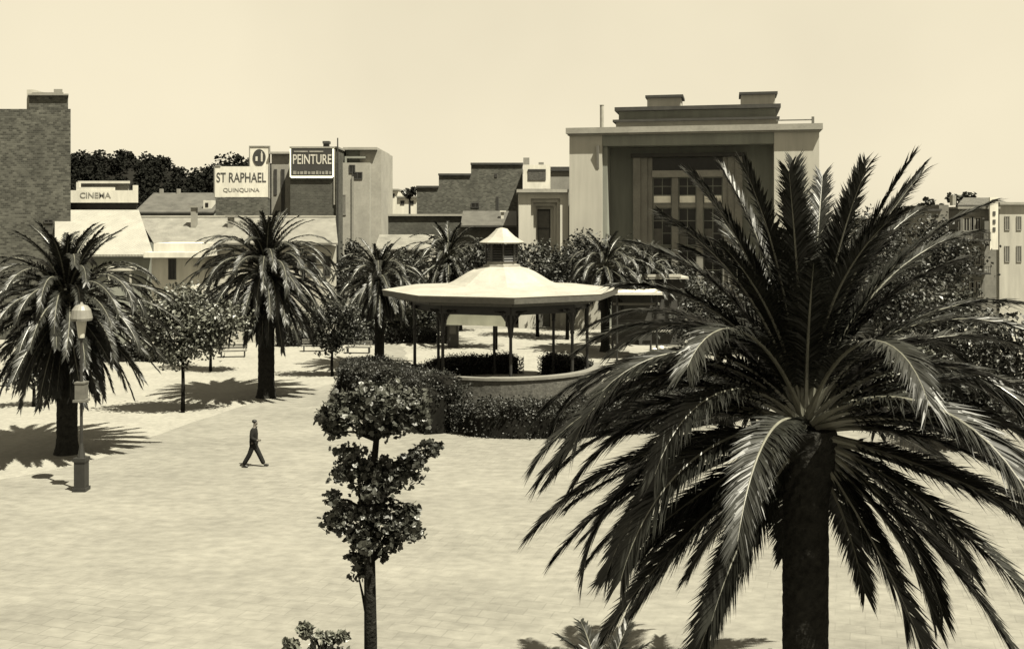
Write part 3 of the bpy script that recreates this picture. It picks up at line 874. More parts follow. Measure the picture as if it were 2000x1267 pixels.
# stepped attic
AV = 3.0
a0, a1 = fu(1203, AV), fu(1520, AV)
za0, za1, za2 = H + .48, fz(1360, 236, AV), fz(1360, 214, AV)
mb = MB(); mb.box(a0, a1, AV, 14, za0, za1); mb.build('attic', M['plaster_mid'], th, True)
mb = MB(); mb.box(a0 + .2, a1 - .2, AV + .4, 13.6, za1 + .2, za2); mb.build('attic', M['plaster_dark'], th, True)
mb = MB(); mb.box(a0 - .25, a1 + .1, AV - .3, 14.3, za1, za1 + .2); mb.box(a0 - .1, a1 + .2, AV - .2, 14.2, za2, za2 + .32)
mb.build('attic_slab', M['trim_dark'], th, True)
for (pa, pb, pt) in ((1264, 1330, 186), (1447, 1514, 180)):
    mb = MB(); ua, ub = fu(pa, 6), fu(pb, 6); zt = fz((pa + pb) / 2, pt + 5, 6)
    mb.box(ua, ub, 6, 9, za2 + .32, zt); rb = mb.build('rooftop_box', M['pale'], th, True)
    mb = MB(); mb.box(ua - .15, ub + .2, 5.75, 9.25, zt, zt + .22); mb.build('box_cap', M['trim_dark'], rb, True)
mb = MB(); mb.lathe(fu(1175, 1), 1.2, [(.17, H + .48), (.17, fz(1175, 207, 1)), (.2, fz(1175, 205, 1))], 10); mb.build('flue', M['slab'], th, True)
mb = MB(); mb.box(W - .5, W - .3, 1, 1.2, H + .48, H + 1.15); mb.box(u2 + .2, W - .5, 1.02, 1.1, H + .85, H + .95); mb.build('roof_rail', M['iron_mid'], th, True)
mb = MB(); mb.prism_yz([(0, H - 1), (-.001, H - 2.9), (-.05, H - 2.9), (-.3, H - 1)], u1 - .45, u1 - .25); mb.build('shadow_wedge', M['plaster_mid'], th, True)  # grey wedge shaped to imitate the triangular shadow below the cornice

# ---- annex with stepped doorway
AD = 86.5
an = thing('theatre_annex', 'low pale annex with stepped tall doorway, joined to the left of the theatre', 'annex', (X(1010, AD), AD, 0))
xa = lambda p: X(p, AD)
za = lambda p: Z(p, AD)
mb = MB(); xl, xr = xa(1013), min(xa(1110), TX - .06)
mb.box(xl, xr, AD + 1.4, AD + 9, 0, za(376))
mb.box(xl, xa(1037), AD, AD + 1.398, 0, za(376)); mb.box(xa(1094), xr, AD, AD + 1.398, 0, za(376)); mb.box(xa(1037), xa(1094), AD, AD + 1.398, za(388), za(376))
mb.build('wall', M['plaster'], an)
mb = MB()
for i, (l, r, t) in enumerate(((1037, 1094, 388), (1042, 1088, 395), (1047, 1082, 402))):
    y = AD + .3 + i * .35
    nl, nr, nt = ((1042, 1088, 395), (1047, 1082, 402), (1050, 1076, 408))[i]
    mb.box(xa(l) + .002, xa(nl), y, AD + 1.39, 0, za(t) - .004); mb.box(xa(nr), xa(r) - .002, y, AD + 1.39, 0, za(t) - .004); mb.box(xa(nl), xa(nr), y, AD + 1.39, za(nt), za(t) - .004)
mb.build('stepped_frame', M['pale'], an)
mb = MB(); mb.box(xa(1009), xr + .02, AD - .35, AD + 9.2, za(376), za(370)); mb.build('cornice', M['slab'], an)
dw = MB(); y = AD + 1.2
dw.box(xa(1050), xa(1052), y, y + .15, 0, za(408)); dw.box(xa(1074), xa(1076), y, y + .15, 0, za(408)); dw.box(xa(1052), xa(1074), y, y + .15, za(448), za(445)); dw.box(xa(1052), xa(1074), y, y + .15, za(412), za(408))
w = dw.build('window', M['trim_dark'], an)
p = MB(); p.box(xa(1052), xa(1074), y + .06, y + .1, 0, za(412)); p.build('pane', M['shutter'], w)

# ================================================================== OTHER BUILDINGS
def window(root, x0, x1, z0, z1, y, m_frame='trim_dark', m_pane='glass', t=.08):
    f = MB()
    f.box(x0, x0 + t, y - .06, y + .02, z0, z1); f.box(x1 - t, x1, y - .06, y + .02, z0, z1)
    f.box(x0 + t, x1 - t, y - .058, y + .02, z0, z0 + t); f.box(x0 + t, x1 - t, y - .058, y + .02, z1 - t, z1)
    f.box((x0 + x1) / 2 - .03, (x0 + x1) / 2 + .03, y - .05, y + .02, z0 + t, z1 - t)
    w = f.build('window', M[m_frame], root)
    p = MB(); p.box(x0 + t, x1 - t, y - .03, y + .01, z0 + t, z1 - t); p.build('pane', M[m_pane], w)
    return w

# ---- brick tower block, left edge
D = 78.0
b = thing('brick_building', 'tall windowless brick tower block at the left edge', 'building', (X(60, D), D, 0))
mb = MB(); mb.wedge(-130, 138, D, D + 14, 0, Z(213, D)); mb.wedge(57, 133, D + .3, D + 9, Z(213, D), Z(186, D))
mb.build('wall', M['brick_tower'], b)
mb = MB(); mb.wedge(54, 134, D + .1, D + 9.2, Z(186, D), Z(183, D)); mb.wedge(62, 124, D + .8, D + 8, Z(183, D), Z(178, D)); mb.wedge(105, 122, D + 1, D + 2, Z(178, D), Z(171, D)); mb.build('parapet', M['plaster_mid'], b)
mb = MB(); mb.box(X(40, D), X(54, D), D + 1, D + 3, Z(213, D), Z(172, D)); mb.build('chimney', M['pale'], b)
window(b, X(86, D), X(104, D), Z(436, D), Z(428, D), D - .01)

# ---- cinema hall: white parapet with lettering, parapet shade put into the dark wall colour, corrugated lean-to roof
D = 80.0
b = thing('cinema_hall', 'low hall with white lettered parapet above a bright corrugated roof', 'hall', (X(188, D), D, 0))
mb = MB(); mb.wedge(106, 268, D, D + 10, 0, Z(395, D)); wl = mb.build('wall', M['trim_dark'], b)
mb = MB(); mb.box(X(105, D), X(270, D), D - .35, D - .01, Z(396, D), Z(372, D)); mb.box(X(108, D), X(116, D), D - .3, D, Z(372, D), Z(360, D)); mb.box(X(152, D), X(158, D), D - .3, D, Z(372, D), Z(356, D)); mb.box(X(262, D), X(270, D), D - .3, D, Z(372, D), Z(362, D))
mb.box(X(158, D), X(225, D), D - .3, D, Z(372, D), Z(366, D))
mb.build('parapet', M['white'], b)
mb = MB(); mb.wedge(150, 252, D + 3, D + 8, Z(395, D), Z(356, D)); mb.build('rooftop_room', M['pale'], b)
mb = MB(); mb.wedge(152, 254, D + 2.6, D + 8.2, Z(356, D), Z(351, D)); mb.build('roof_slab', M['white'], b)
text_part('lettering', 'CINEMA', X(160, D), X(220, D), Z(387, D), Z(376, D), D - .355, M['ink_mid'], b)
def roof_px(mb, pl, pr, De, ze, Dr, zr, pl2=None, pr2=None, t=.15):      # one roof slope from eave to ridge
    pl2 = pl if pl2 is None else pl2; pr2 = pr if pr2 is None else pr2
    q = [(X(pl, De), De, ze), (X(pr, De), De, ze), (X(pr2, Dr), Dr, zr), (X(pl2, Dr), Dr, zr)]
    mb.add(q + [(x, y, z - t) for x, y, z in q], [(0, 1, 2, 3), (7, 6, 5, 4), (0, 4, 5, 1), (1, 5, 6, 2), (2, 6, 7, 3), (3, 7, 4, 0)])
mb = MB(); roof_px(mb, 107, 300, 73.5, Z(497, 73.5), D - .3, Z(410, D), 107, 271); mb.build('roof', M['corrugated'], b)
mb = MB(); mb.prism_xy([(X(111, 74.2), 74.2), (X(294, 74.2), 74.2), (X(268, D), D - .02), (X(111, D), D - .02)], 0, Z(497, 74) - .18); mb.build('lower_wall', M['plaster_dark'], b)

# ---- long tiled house
D = 76.0
b = thing('tiled_house', 'long low house with pale tiled roof and a bright flat porch', 'house', (X(400, D), D, 0))
xl, xr = X(276, D), X(660, D)
mb = MB(); mb.wedge(302, 657, D, D + 7.5, 0, Z(480, D)); mb.build('wall', M['pale'], b)
ez, rz = Z(474, D), Z(424, D + 4)
mb = MB(); roof_px(mb, 300, 660, D - .6, ez, D + 4, rz, 270, 655); roof_px(mb, 280, 650, D + 8.3, ez, D + 4.03, rz - .03, 271, 655); mb.build('roof', M['tile'], b)
mb = MB(); mb.box(X(271, D + 4), X(655, D + 4), D + 3.85, D + 4.15, rz, rz + .12); mb.build('ridge', M['pale'], b)
for (pa, pt) in ((356, 405), (430, 424)):
    mb = MB(); mb.box(X(pa, D), X(pa + 10, D), D + 2, D + 2.5, Z(448, D), Z(pt, D)); mb.box(X(pa - 4, D), X(pa + 14, D), D + 1.9, D + 2.6, Z(pt, D), Z(pt - 4, D)); mb.build('chimney', M['plaster_mid'], b)
PD = 72.0
mb = MB(); mb.box(X(296, PD), X(374, PD), PD, D - .01, 0, Z(502, PD)); pw = mb.build('porch_wall', M['white'], b)
mb = MB(); mb.box(X(290, PD), X(395, PD), PD - 1.0, D - .02, Z(502, PD), Z(492, PD)); mb.box(X(302, PD), X(394, PD), PD - .2, D - .05, Z(492, PD), Z(475, PD)); mb.build('porch_roof', M['white'], b)
window(b, X(329, PD), X(344, PD), Z(546, PD), Z(504, PD) - .05, PD, 'trim_dark', 'glass')
for (pa, pb_) in ((420, 440), (600, 618), (632, 646)): window(b, X(pa, D), X(pb_, D), Z(540, D), Z(500, D), D)
mb = MB(); mb.box(X(213, PD), X(262, PD), PD - .5, PD + .5, Z(528, PD), Z(521, PD)); mb.box(X(216, PD), X(219, PD), PD - .4, PD - .3, 0, Z(528, PD)); mb.box(X(257, PD), X(260, PD), PD - .4, PD - .3, 0, Z(528, PD)); mb.build('awning', M['pale'], b)

# ---- grey old roofs behind
D = 92.0
b = thing('old_house', 'grey old house with dark tiled roof and one white dormer, behind the tiled house', 'house', (X(345, D), D, 0))
mb = MB(); mb.box(X(268, D), X(418, D), D, D + 9, 0, Z(412, D)); mb.build('wall', M['plaster_dark'], b)
mb = MB(); mb.prism_yz([(D - .5, Z(414, D)), (D - .5, Z(414, D) - .15), (D + 4.5, Z(374, D) - .15), (D + 9.5, Z(414, D) - .15), (D + 9.5, Z(414, D)), (D + 4.5, Z(374, D))], X(266, D), X(420, D)); r_ = mb.build('roof', M['tile_dark'], b)
mb = MB(); mb.box(X(395, D), X(411, D), D + .3, D + 3, Z(410, D), Z(391, D)); d_ = mb.build('dormer', M['white'], b)
mb = MB(); mb.box(X(399, D), X(405, D), D + .27, D + .31, Z(404, D), Z(396, D)); mb.build('pane', M['glass'], d_)
for pa in (280, 315, 392):
    mb = MB(); mb.box(X(pa, D), X(pa + 5, D), D + 4.2, D + 4.7, Z(390, D), Z(366, D)); mb.build('chimney', M['plaster_mid'], b)

# ---- grey house carrying the two white boards
D = 88.0
b = thing('grey_house', 'grey blank walled house under the large white lettered billboard', 'house', (X(470, D), D, 0))
mb = MB(); mb.box(X(421, D), X(524, D), D, D + 9, 0, Z(386, D)); mb.build('wall', M['brick'], b)
mb = MB(); mb.box(X(527, D), X(566, D), D + .6, D + 12, 0, Z(300, D)); mb.build('side_block', M['plaster_mid'], b)
mb = MB(); mb.box(X(524, D), X(568, D), D + .3, D + 12.2, Z(300, D), Z(296, D)); mb.build('parapet', M['slab'], b)
window(b, X(546, D), X(553, D), Z(420, D), Z(330, D), D + .6); window(b, X(532, D), X(538, D), Z(380, D), Z(330, D), D + .6)
s = thing('billboard', 'large white billboard reading ST RAPHAEL QUINQUINA in two lines', 'billboard', (X(470, D), D + .3, Z(386, D)))
mb = MB(); mb.box(X(419, D), X(524, D), D + .15, D + .3, Z(385, D), Z(325, D)); mb.build('board', M['sign_white'], s)
mb = MB()
for (xa_, xb_, ya_, yb_) in ((417, 419, 387, 322), (524, 526, 387, 322), (415, 430, 325, 322.5)): mb.box(X(xa_, D), X(xb_, D), D + .1, D + .32, Z(ya_, D), Z(yb_, D))
for px_ in (430, 470, 512): mb.box(X(px_, D), X(px_ + 2, D), D + .3, D + .4, Z(388, D) - .3, Z(340, D))
mb.build('frame', M['plaster_mid'], s)
text_part('lettering', 'S\u1d40 RAPHAEL' if False else 'ST RAPHAEL', X(422, D), X(519, D), Z(356, D), Z(337, D), D + .15, M['ink'], s)
text_part('lettering', 'QUINQUINA', X(435, D), X(506, D), Z(376, D), Z(367, D), D + .15, M['ink_mid'], s)
s = thing('billboard', 'small square white board with a dark round emblem', 'billboard', (X(504, D), D + .7, Z(325, D)))
mb = MB(); mb.box(X(485, D), X(522, D), D + .6, D + .75, Z(327, D), Z(286, D)); mb.build('board', M['sign_white'], s)
mb = MB(); mb.box(X(483, D), X(485, D), D + .55, D + .77, Z(327, D), Z(284, D)); mb.box(X(522, D), X(524, D), D + .55, D + .77, Z(327, D), Z(284, D)); mb.box(X(485, D), X(522, D), D + .55, D + .77, Z(286, D), Z(284, D)); mb.build('frame', M['plaster_mid'], s)
mb = MB(); cx, cz_ = X(503, D), Z(307, D)
pts = [(cx + .56 * math.cos(2 * PI * i / 28), cz_ + .72 * math.sin(2 * PI * i / 28)) for i in range(28)]
mb.prism_xz(pts, D + .56, D + .6); em = mb.build('emblem', M['sign_dark'], s)
mb = MB(); mb.box(X(506.5, D), X(510, D), D + .53, D + .56, Z(315, D), Z(299, D)); mb.box(X(496, D), X(500, D), D + .53, D + .56, Z(314, D), Z(305, D)); mb.box(X(507, D), X(509, D), D + .53, D + .56, Z(299, D) , Z(295, D)); mb.build('emblem_mark', M['letter_white'], em)

# ---- tall dark house with painted sign
D = 86.0
b = thing('tall_house', 'tall dark blank gable house carrying the black painted sign', 'house', (X(612, D), D, 0))
mb = MB(); mb.box(X(567, D), X(658, D), D, D + 9, 0, Z(290, D)); mb.build('wall', M['brick_dark'], b)
mb = MB(); mb.box(X(566, D), X(660, D), D - .1, D + 9.1, Z(290, D), Z(286.5, D)); mb.build('parapet', M['plaster_mid'], b)
mb = MB(); mb.box(X(627, D), X(637, D), D + 1, D + 1.6, Z(286.5, D), Z(279, D)); mb.box(X(626, D), X(639, D), D + .9, D + 1.7, Z(279, D), Z(274, D)); mb.build('chimney', M['trim_dark'], b)
mb = MB(); mb.lathe(X(660.5, D), D - .25, [(.07, 3), (.07, Z(320, D)), (.05, Z(270, D))], 8); tag(mb.build('mast', M['iron'], None, loc=(X(660.5, D), D - .25, 3)), 'thin dark mast on the corner beside the black painted sign', 'mast')
bpy.data.objects['mast'].parent = None
mb = MB(); mb.box(X(652, D), X(655.5, D), D - .1, D, Z(400, D), Z(292, D)); mb.build('drainpipe', M['slab'], b)
s = thing('billboard', 'black sign with white capitals on the tall dark gable', 'sign', (X(610, D), D, Z(346, D)))
mb = MB(); mb.box(X(569, D), X(650, D), D - .14, D - .003, Z(344, D), Z(292, D)); mb.build('board', M['sign_dark'], s)
mb = MB(); mb.box(X(567, D), X(569, D), D - .18, D - .003, Z(346, D), Z(291, D)); mb.box(X(650, D), X(653, D) - .02, D - .18, D - .003, Z(346, D), Z(291, D)); mb.box(X(569, D), X(650, D), D - .18, D - .003, Z(348, D), Z(344, D)); mb.build('frame', M['canvas'], s)
text_part('lettering', 'PEINTURE', X(573, D), X(648, D), Z(321, D), Z(302, D), D - .14, M['letter_white'], s)
mb = MB(); rng = random.Random(2); x = X(573, D)
while x < X(646, D):      # small line too worn to read
    w_ = rng.uniform(.12, .3)
    if rng.random() > .12: mb.box(x, x + w_, D - .17, D - .14, Z(341, D), Z(334, D) - rng.uniform(0, .08))
    x += w_ + .09
mb.box(X(575, D), X(602, D), D - .17, D - .14, Z(298, D), Z(295, D)); mb.box(X(605, D), X(632, D), D - .17, D - .14, Z(298, D), Z(295, D))
mb.build('worn_lettering', M['ink_mid'], s)

# ---- pale house right of it
D = 89.0
b = thing('pale_house', 'pale tall house with ragged roof line, right of the dark gable', 'house', (X(700, D), D, 0))
mb = MB(); mb.box(X(662, D), X(722, D), D, D + 9, 0, Z(318, D)); mb.box(X(700, D), X(742, D), D + .8, D + 9.5, 0, Z(292, D)); mb.build('wall', M['slab'], b)
mb = MB(); mb.box(X(668, D), X(735, D), D + .4, D + 9.6, Z(292, D), Z(287, D)); mb.build('roof', M['slab'], b)
mb = MB(); mb.box(X(672, D), X(712, D), D + .3, D + .78, Z(309, D), Z(305, D)); mb.box(X(672, D), X(676, D), D + .3, D + .6, Z(318, D), Z(309, D)); mb.box(X(672, D), X(700, D), D + 1, D + 8, Z(318, D), Z(292, D)); mb.build('loggia', M['plaster_dark'], b)
window(b, X(682, D), X(694, D), Z(338, D), Z(322, D), D); window(b, X(688, D), X(708, D), Z(339, D) - .5, Z(336, D), D)
mb = MB(); mb.box(X(687, D), X(691, D), D - .1, D, 0, Z(345, D)); mb.build('drainpipe', M['plaster_mid'], b)
mb = MB(); mb.box(X(714, D), X(722, D), D + 3, D + 3.5, Z(287, D), Z(283, D)); mb.build('chimney', M['slab'], b)
window(b, X(668, D), X(676, D), Z(420, D), Z(380, D), D, 'plaster_mid', 'shutter')

D4 = 96.0
b = thing('town_house', 'pale house cut by the right edge, beyond the white vertical sign', 'house', (X(2010, D4), D4, 0))
mb = MB(); mb.box(X(1952, D4), X(2080, D4), D4, D4 + 8, 0, Z(400, D4)); mb.build('wall', M['pale'], b)
mb = MB(); mb.box(X(1950, D4), X(2082, D4), D4 - .3, D4 + 8.3, Z(400, D4), Z(395, D4)); mb.build('cornice', M['slab'], b)
for pa in (1962, 1985):
    for (y1, y0) in ((422, 450), (480, 512)): window(b, X(pa, D4), X(pa + 10, D4), Z(y0, D4), Z(y1, D4), D4, 'plaster_mid', 'shutter')
# ---- far white houses
GF = 'far pale houses on the skyline'
for (xa_, xb_, yt, D, lab, wn) in ((744, 778, 372, 150, 'far small white house right of the pale tall house', ((752, 760, 385, 378), (764, 771, 385, 378))),
                                   (775, 816, 386, 140, 'far white house left of the stepped brick building', ((782, 790, 400, 392), (800, 808, 400, 392)))):
    b = thing('far_house', lab, 'house', (X((xa_ + xb_) / 2, D), D, 0), GF)
    mb = MB(); mb.box(X(xa_, D), X(xb_, D), D, D + 10, 0, Z(yt, D)); mb.build('wall', M['white'], b)
    mb = MB(); mb.box(X(xa_ - 1, D), X(xb_ + 1, D), D - .3, D + 10.3, Z(yt, D), Z(yt - 3, D)); mb.build('roof', M['plaster_mid'], b)
    for w_ in wn: window(b, X(w_[0], D), X(w_[1], D), Z(w_[2], D), Z(w_[3], D), D)
leaf_tree('park_tree', 'dark tree top left of the stepped brick building', 800, 132, [(797, 378, 14, 8), (806, 372, 10, 6)], 350, .5, M['leaf_dark'], .15, seed=33)
leaf_tree('park_tree', 'small dark tree top above the far white house', 762, 160, [(760, 368, 12, 6)], 250, .5, M['leaf_dark'], .15, seed=34)

# ---- stepped brick building
D = 110.0
b = thing('stepped_building', 'grey brick building with roof line rising in three steps', 'building', (X(915, D), D, 0))
mb = MB(); mb.prism_xz([(X(814, D), 0), (X(1021, D), 0), (X(1021, D), Z(322, D)), (X(920, D), Z(322, D)), (X(920, D), Z(343, D)), (X(857, D), Z(343, D)), (X(857, D), Z(367, D)), (X(814, D), Z(367, D))], D, D + 12); mb.build('wall', M['brick'], b)
mb = MB()
for (l, r, t) in ((813, 857, 367), (856, 920, 343), (919, 1022, 322)): mb.box(X(l, D), X(r, D) - .02, D - .15, D + 12.1, Z(t, D), Z(t - 4, D))
mb.build('coping', M['trim_dark'], b)
window(b, X(966, D), X(971, D), Z(346, D), Z(339, D), D); window(b, X(920, D), X(936, D), Z(406, D), Z(396, D), D); window(b, X(969, D), X(974, D), Z(412, D), Z(384, D), D)
# wall piece right of the picture board
b2 = thing('grey_block', 'grey flat topped block between the picture board and the theatre', 'building', (X(1092, 105), 105, 0))
mb = MB(); mb.box(X(1024, 105), X(1125, 105), 105, 112, 0, Z(334, 105)); mb.build('wall', M['plaster_mid'], b2)
mb = MB(); mb.box(X(1023, 105), X(1126, 105), 104.8, 112.2, Z(334, 105), Z(326, 105)); mb.build('cornice', M['trim_dark'], b2)
D = 100.0
s = thing('billboard', 'white framed picture board standing above the annex roof', 'billboard', (X(1048, D), D, Z(372, D)))
mb = MB(); mb.box(X(1022, D), X(1075, D), D, D + .25, Z(369, D), Z(322, D)); mb.build('board', M['sign_white'], s)
mb = MB(); mb.box(X(1031, D), X(1066, D), D - .06, D, Z(352, D), Z(331, D)); pc = mb.build('picture', M['stone'], s)
mb = MB(); mb.box(X(1031, D), X(1066, D), D - .09, D - .06, Z(334, D), Z(330.5, D)); mb.build('picture_band', M['sign_dark'], pc)
mb = MB(); mb.box(X(1030, D), X(1033, D), D + .25, D + .6, 0, Z(330, D)); mb.box(X(1064, D), X(1067, D), D + .25, D + .6, 0, Z(330, D)); mb.box(X(1022, D), X(1034, D), D + .02, D + .2, Z(322, D), Z(308, D)); mb.box(X(1052, D), X(1062, D), D + .02, D + .2, Z(322, D), Z(317, D)); mb.build('post', M['plaster_mid'], s)

# ---- long low wall and gable roof
D = 95.0
b = thing('long_shed', 'long low grey shed with a thin pale coping, behind the bandstand palms', 'shed', (X(840, D), D, 0))
mb = MB(); mb.box(X(742, D), X(905, D), D, D + 8, 0, Z(422, D)); mb.build('wall', M['brick_dark'], b)
mb = MB(); mb.box(X(740, D), X(906, D), D - .2, D + 8.2, Z(422, D), Z(418, D)); mb.build('coping', M['slab'], b)
D = 90.0
b = thing('gable_house', 'low house with sloping grey roof left of the annex', 'house', (X(955, D), D, 0))
mb = MB(); mb.box(X(890, D), X(1008, D), D, D + 7, 0, Z(442, D)); mb.build('wall', M['brick_dark'], b)
mb = MB(); mb.prism_yz([(D - .5, Z(440, D)), (D - .5, Z(440, D) - .15), (D + 4, Z(412, D + 4) - .15), (D + 7.5, Z(440, D) - .15), (D + 7.5, Z(440, D)), (D + 4, Z(412, D + 4))], X(900, D), X(1009, D)); mb.build('roof', M['tile_dark'], b)
mb = MB(); mb.box(X(978, D), X(984, D), D + 1.5, D + 2, Z(432, D), Z(414, D)); mb.box(X(976, D), X(988, D), D + 1.4, D + 2.1, Z(414, D), Z(411, D)); mb.build('chimney', M['white'], b)
D = 84.0
b = thing('low_house', 'low house with pale roof glimpsed between the palms left of the bandstand', 'house', (X(780, D), D, 0))
mb = MB(); mb.box(X(735, D), X(840, D), D, D + 6, 0, Z(484, D)); mb.build('wall', M['pale'], b)
mb = MB(); mb.prism_yz([(D - .5, Z(486, D)), (D - .5, Z(486, D) - .12), (D + 3, Z(458, D + 3) - .12), (D + 6.5, Z(486, D) - .12), (D + 6.5, Z(486, D)), (D + 3, Z(458, D + 3))], X(732, D), X(843, D)); mb.build('roof', M['tile'], b)
for pa in (765, 805): window(b, X(pa, D), X(pa + 12, D), Z(530, D), Z(500, D), D)

# ---- town houses on the right
D = 88.0
b = thing('town_house', 'grey town house with shuttered windows and balconies at the right edge', 'house', (X(1900, D), D, 0))
xl, xr = X(1872, D), X(1946, D)
mb = MB(); mb.box(xl, xr, D, D + 10, 0, Z(408, D)); mb.build('wall', M['town'], b)
mb = MB(); mb.box(xl - .2, xr + .2, D - .35, D + 10.2, Z(408, D), Z(404, D)); mb.build('cornice', M['plaster_mid'], b)
mb = MB(); roof_px(mb, 1870, 1948, D - .3, Z(404, D) + .16, D + 5, Z(386, D + 5), 1882, 1938); roof_px(mb, 1872, 1946, D + 10.1, Z(404, D) + .16, D + 5.03, Z(386, D + 5) - .03, 1882, 1938); mb.build('roof', M['tile_dark'], b)
mb = MB(); mb.box(X(1890, D), X(1897, D), D + 3, D + 3.6, Z(400, D), Z(380, D)); mb.build('chimney', M['slab'], b)
for pa in (1881, 1903):
    for (y1, y0) in ((424, 452), (488, 518), (548, 580)):
        w = window(b, X(pa, D), X(pa + 13, D), Z(y0, D), Z(y1, D), D, 'plaster_mid', 'glass')
        p = MB(); p.box(X(pa - 6, D), X(pa - .5, D), D - .09, D - .02, Z(y0, D), Z(y1, D)); p.box(X(pa + 13.5, D), X(pa + 19, D), D - .09, D - .02, Z(y0, D), Z(y1, D)); p.build('shutter', M['shutter'], w)
for (y1, y0) in ((455, 470), (520, 535)):
    mb = MB(); z0, z1 = Z(y0, D), Z(y1, D)
    mb.box(X(1868, D), X(1925, D), D - 1, D - .005, z0, z0 + .14)
    for i in range(17): xx = X(1869, D) + i * (X(1924, D) - X(1869, D)) / 16; mb.box(xx - .015, xx + .015, D - .98, D - .95, z0 + .14, z1)
    mb.box(X(1868, D), X(1925, D), D - 1, D - .94, z1, z1 + .05); mb.build('balcony', M['iron'], b)
D2 = 84.0
b = thing('town_house', 'plain grey house with one pale pier, left of the balconied house', 'house', (X(1835, D2), D2, 0))
mb = MB(); mb.box(X(1812, D2), X(1838, D2), D2, D2 + 9, 0, Z(412, D2)); mb.box(X(1838, D2) + .002, X(1857, D2), D2 + .4, D2 + 8, 0, Z(400, D2)); mb.build('wall', M['town'], b)
mb = MB(); mb.box(X(1810, D2), X(1838, D2), D2 - .2, D2 + 9.2, Z(412, D2), Z(408, D2)); mb.build('cornice', M['trim_dark'], b)
for y1, y0 in ((430, 455), (480, 505)): window(b, X(1820, D2), X(1831, D2), Z(y0, D2), Z(y1, D2), D2)
D3 = 95.0
b = thing('town_house', 'low pale house half hidden by trees at the far right', 'house', (X(1775, D3), D3, 0))
mb = MB(); mb.box(X(1720, D3), X(1815, D3), D3, D3 + 8, 0, Z(432, D3)); mb.build('wall', M['pale'], b)
mb = MB(); mb.box(X(1718, D3), X(1817, D3), D3 - .2, D3 + 8.2, Z(432, D3), Z(426, D3)); mb.build('roof', M['slab'], b)
for pa in (1735, 1765, 1790): window(b, X(pa, D3), X(pa + 12, D3), Z(470, D3), Z(445, D3), D3)
s = thing('shop_sign', 'tall white vertical sign board with three dark marks on the balconied house', 'sign', (X(1932, D), D - 1.0, Z(487, D)))
mb = MB(); mb.box(X(1924, D), X(1940, D), D - .9, D - .7, Z(487, D), Z(386, D)); mb.build('board', M['sign_white'], s)
mb = MB()
for yy in (417, 433, 448): mb.box(X(1929.5, D), X(1934.5, D), D - .94, D - .9, Z(yy + 4, D), Z(yy - 4, D))
mb.build('lettering', M['ink'], s)
mb = MB(); mb.box(X(1925, D), X(1928, D), D - .7, D, Z(400, D), Z(396, D)); mb.box(X(1925, D), X(1928, D), D - .7, D, Z(480, D), Z(476, D)); mb.build('bracket', M['iron'], s)
leaf_tree('park_tree', 'light topped tree against the sky right of the big palm crown', 1822, 104, [(1815, 398, 18, 10), (1838, 402, 16, 10), (1800, 412, 24, 14)], 500, .4, M['leaf'], .2, seed=36)
leaf_tree('park_tree', 'dark tree top in front of the low pale house at the far right', 1770, 90, [(1760, 425, 40, 24), (1795, 450, 30, 26), (1735, 450, 30, 30)], 1500, .32, M['leaf_dark'], .2, seed=37)
leaf_tree('park_tree', 'small tree top above the roof of the balconied house', 1870, 102, [(1865, 386, 18, 8), (1890, 384, 14, 8)], 350, .4, M['leaf'], .2, seed=38)

# ================================================================== CANOPIES, BOOTH
D = 66.0
s = thing('flat_canopy', 'open flat canopy with thin white edge just right of the bandstand roof', 'canopy', (X(1250, D), D, 0))
mb = MB(); mb.box(X(1196, D), X(1294, D), D, D + 3.5, Z(576, D), Z(571, D)); mb.build('roof_slab', M['white'], s)
for px_ in (1206, 1284):
    for yy in (.3, 3.2):
        mb = MB(); mb.lathe(X(px_, D), D + yy, [(.07, 0), (.07, Z(576, D))], 8); mb.build('post', M['iron'], s)
mb = MB(); mb.box(X(1206, D), X(1284, D), D + 3.1, D + 3.3, 1.0, Z(579, D)); mb.build('back_panel', M['trim_dark'], s)
mb = MB(); mb.box(X(1200, D), X(1290, D), D + .4, D + .9, Z(597, D), Z(593, D)); mb.build('counter', M['town'], s)
D = 74.0
s = thing('flat_canopy', 'dark fronted kiosk canopy with pale edge, below the left theatre windows', 'canopy', (X(1300, D), D, 0))
mb = MB(); mb.box(X(1245, D), X(1345, D), D, D + 4, Z(545, D), Z(541, D)); mb.box(X(1250, D), X(1330, D), D - .03, D + .1, Z(541, D), Z(536, D)); mb.build('roof_slab', M['pale'], s)
mb = MB(); mb.box(X(1250, D), X(1340, D), D + .5, D + 3.9, 0, Z(545, D)); mb.build('wall', M['trim_dark'], s)
mb = MB(); mb.box(X(1265, D), X(1320, D), D + .2, D + .495, 1.0, 1.12); mb.build('counter', M['slab'], s)
D = 73.0
s = thing('booth', 'narrow dark booth standing on the sand behind the left of the bandstand', 'booth', (X(884, D), D, 0))
mb = MB(); mb.box(X(874, D), X(895, D), D, D + .8, 0, Z(636, D)); mb.build('body', M['trim_dark'], s)
mb = MB(); mb.box(X(871, D), X(898, D), D - .12, D + .92, Z(636, D), Z(631, D)); mb.build('roof', M['iron_mid'], s)
mb = MB(); mb.box(X(878, D), X(891, D), D - .03, D, 1.0, 1.8); mb.build('hatch', M['shutter'], s)

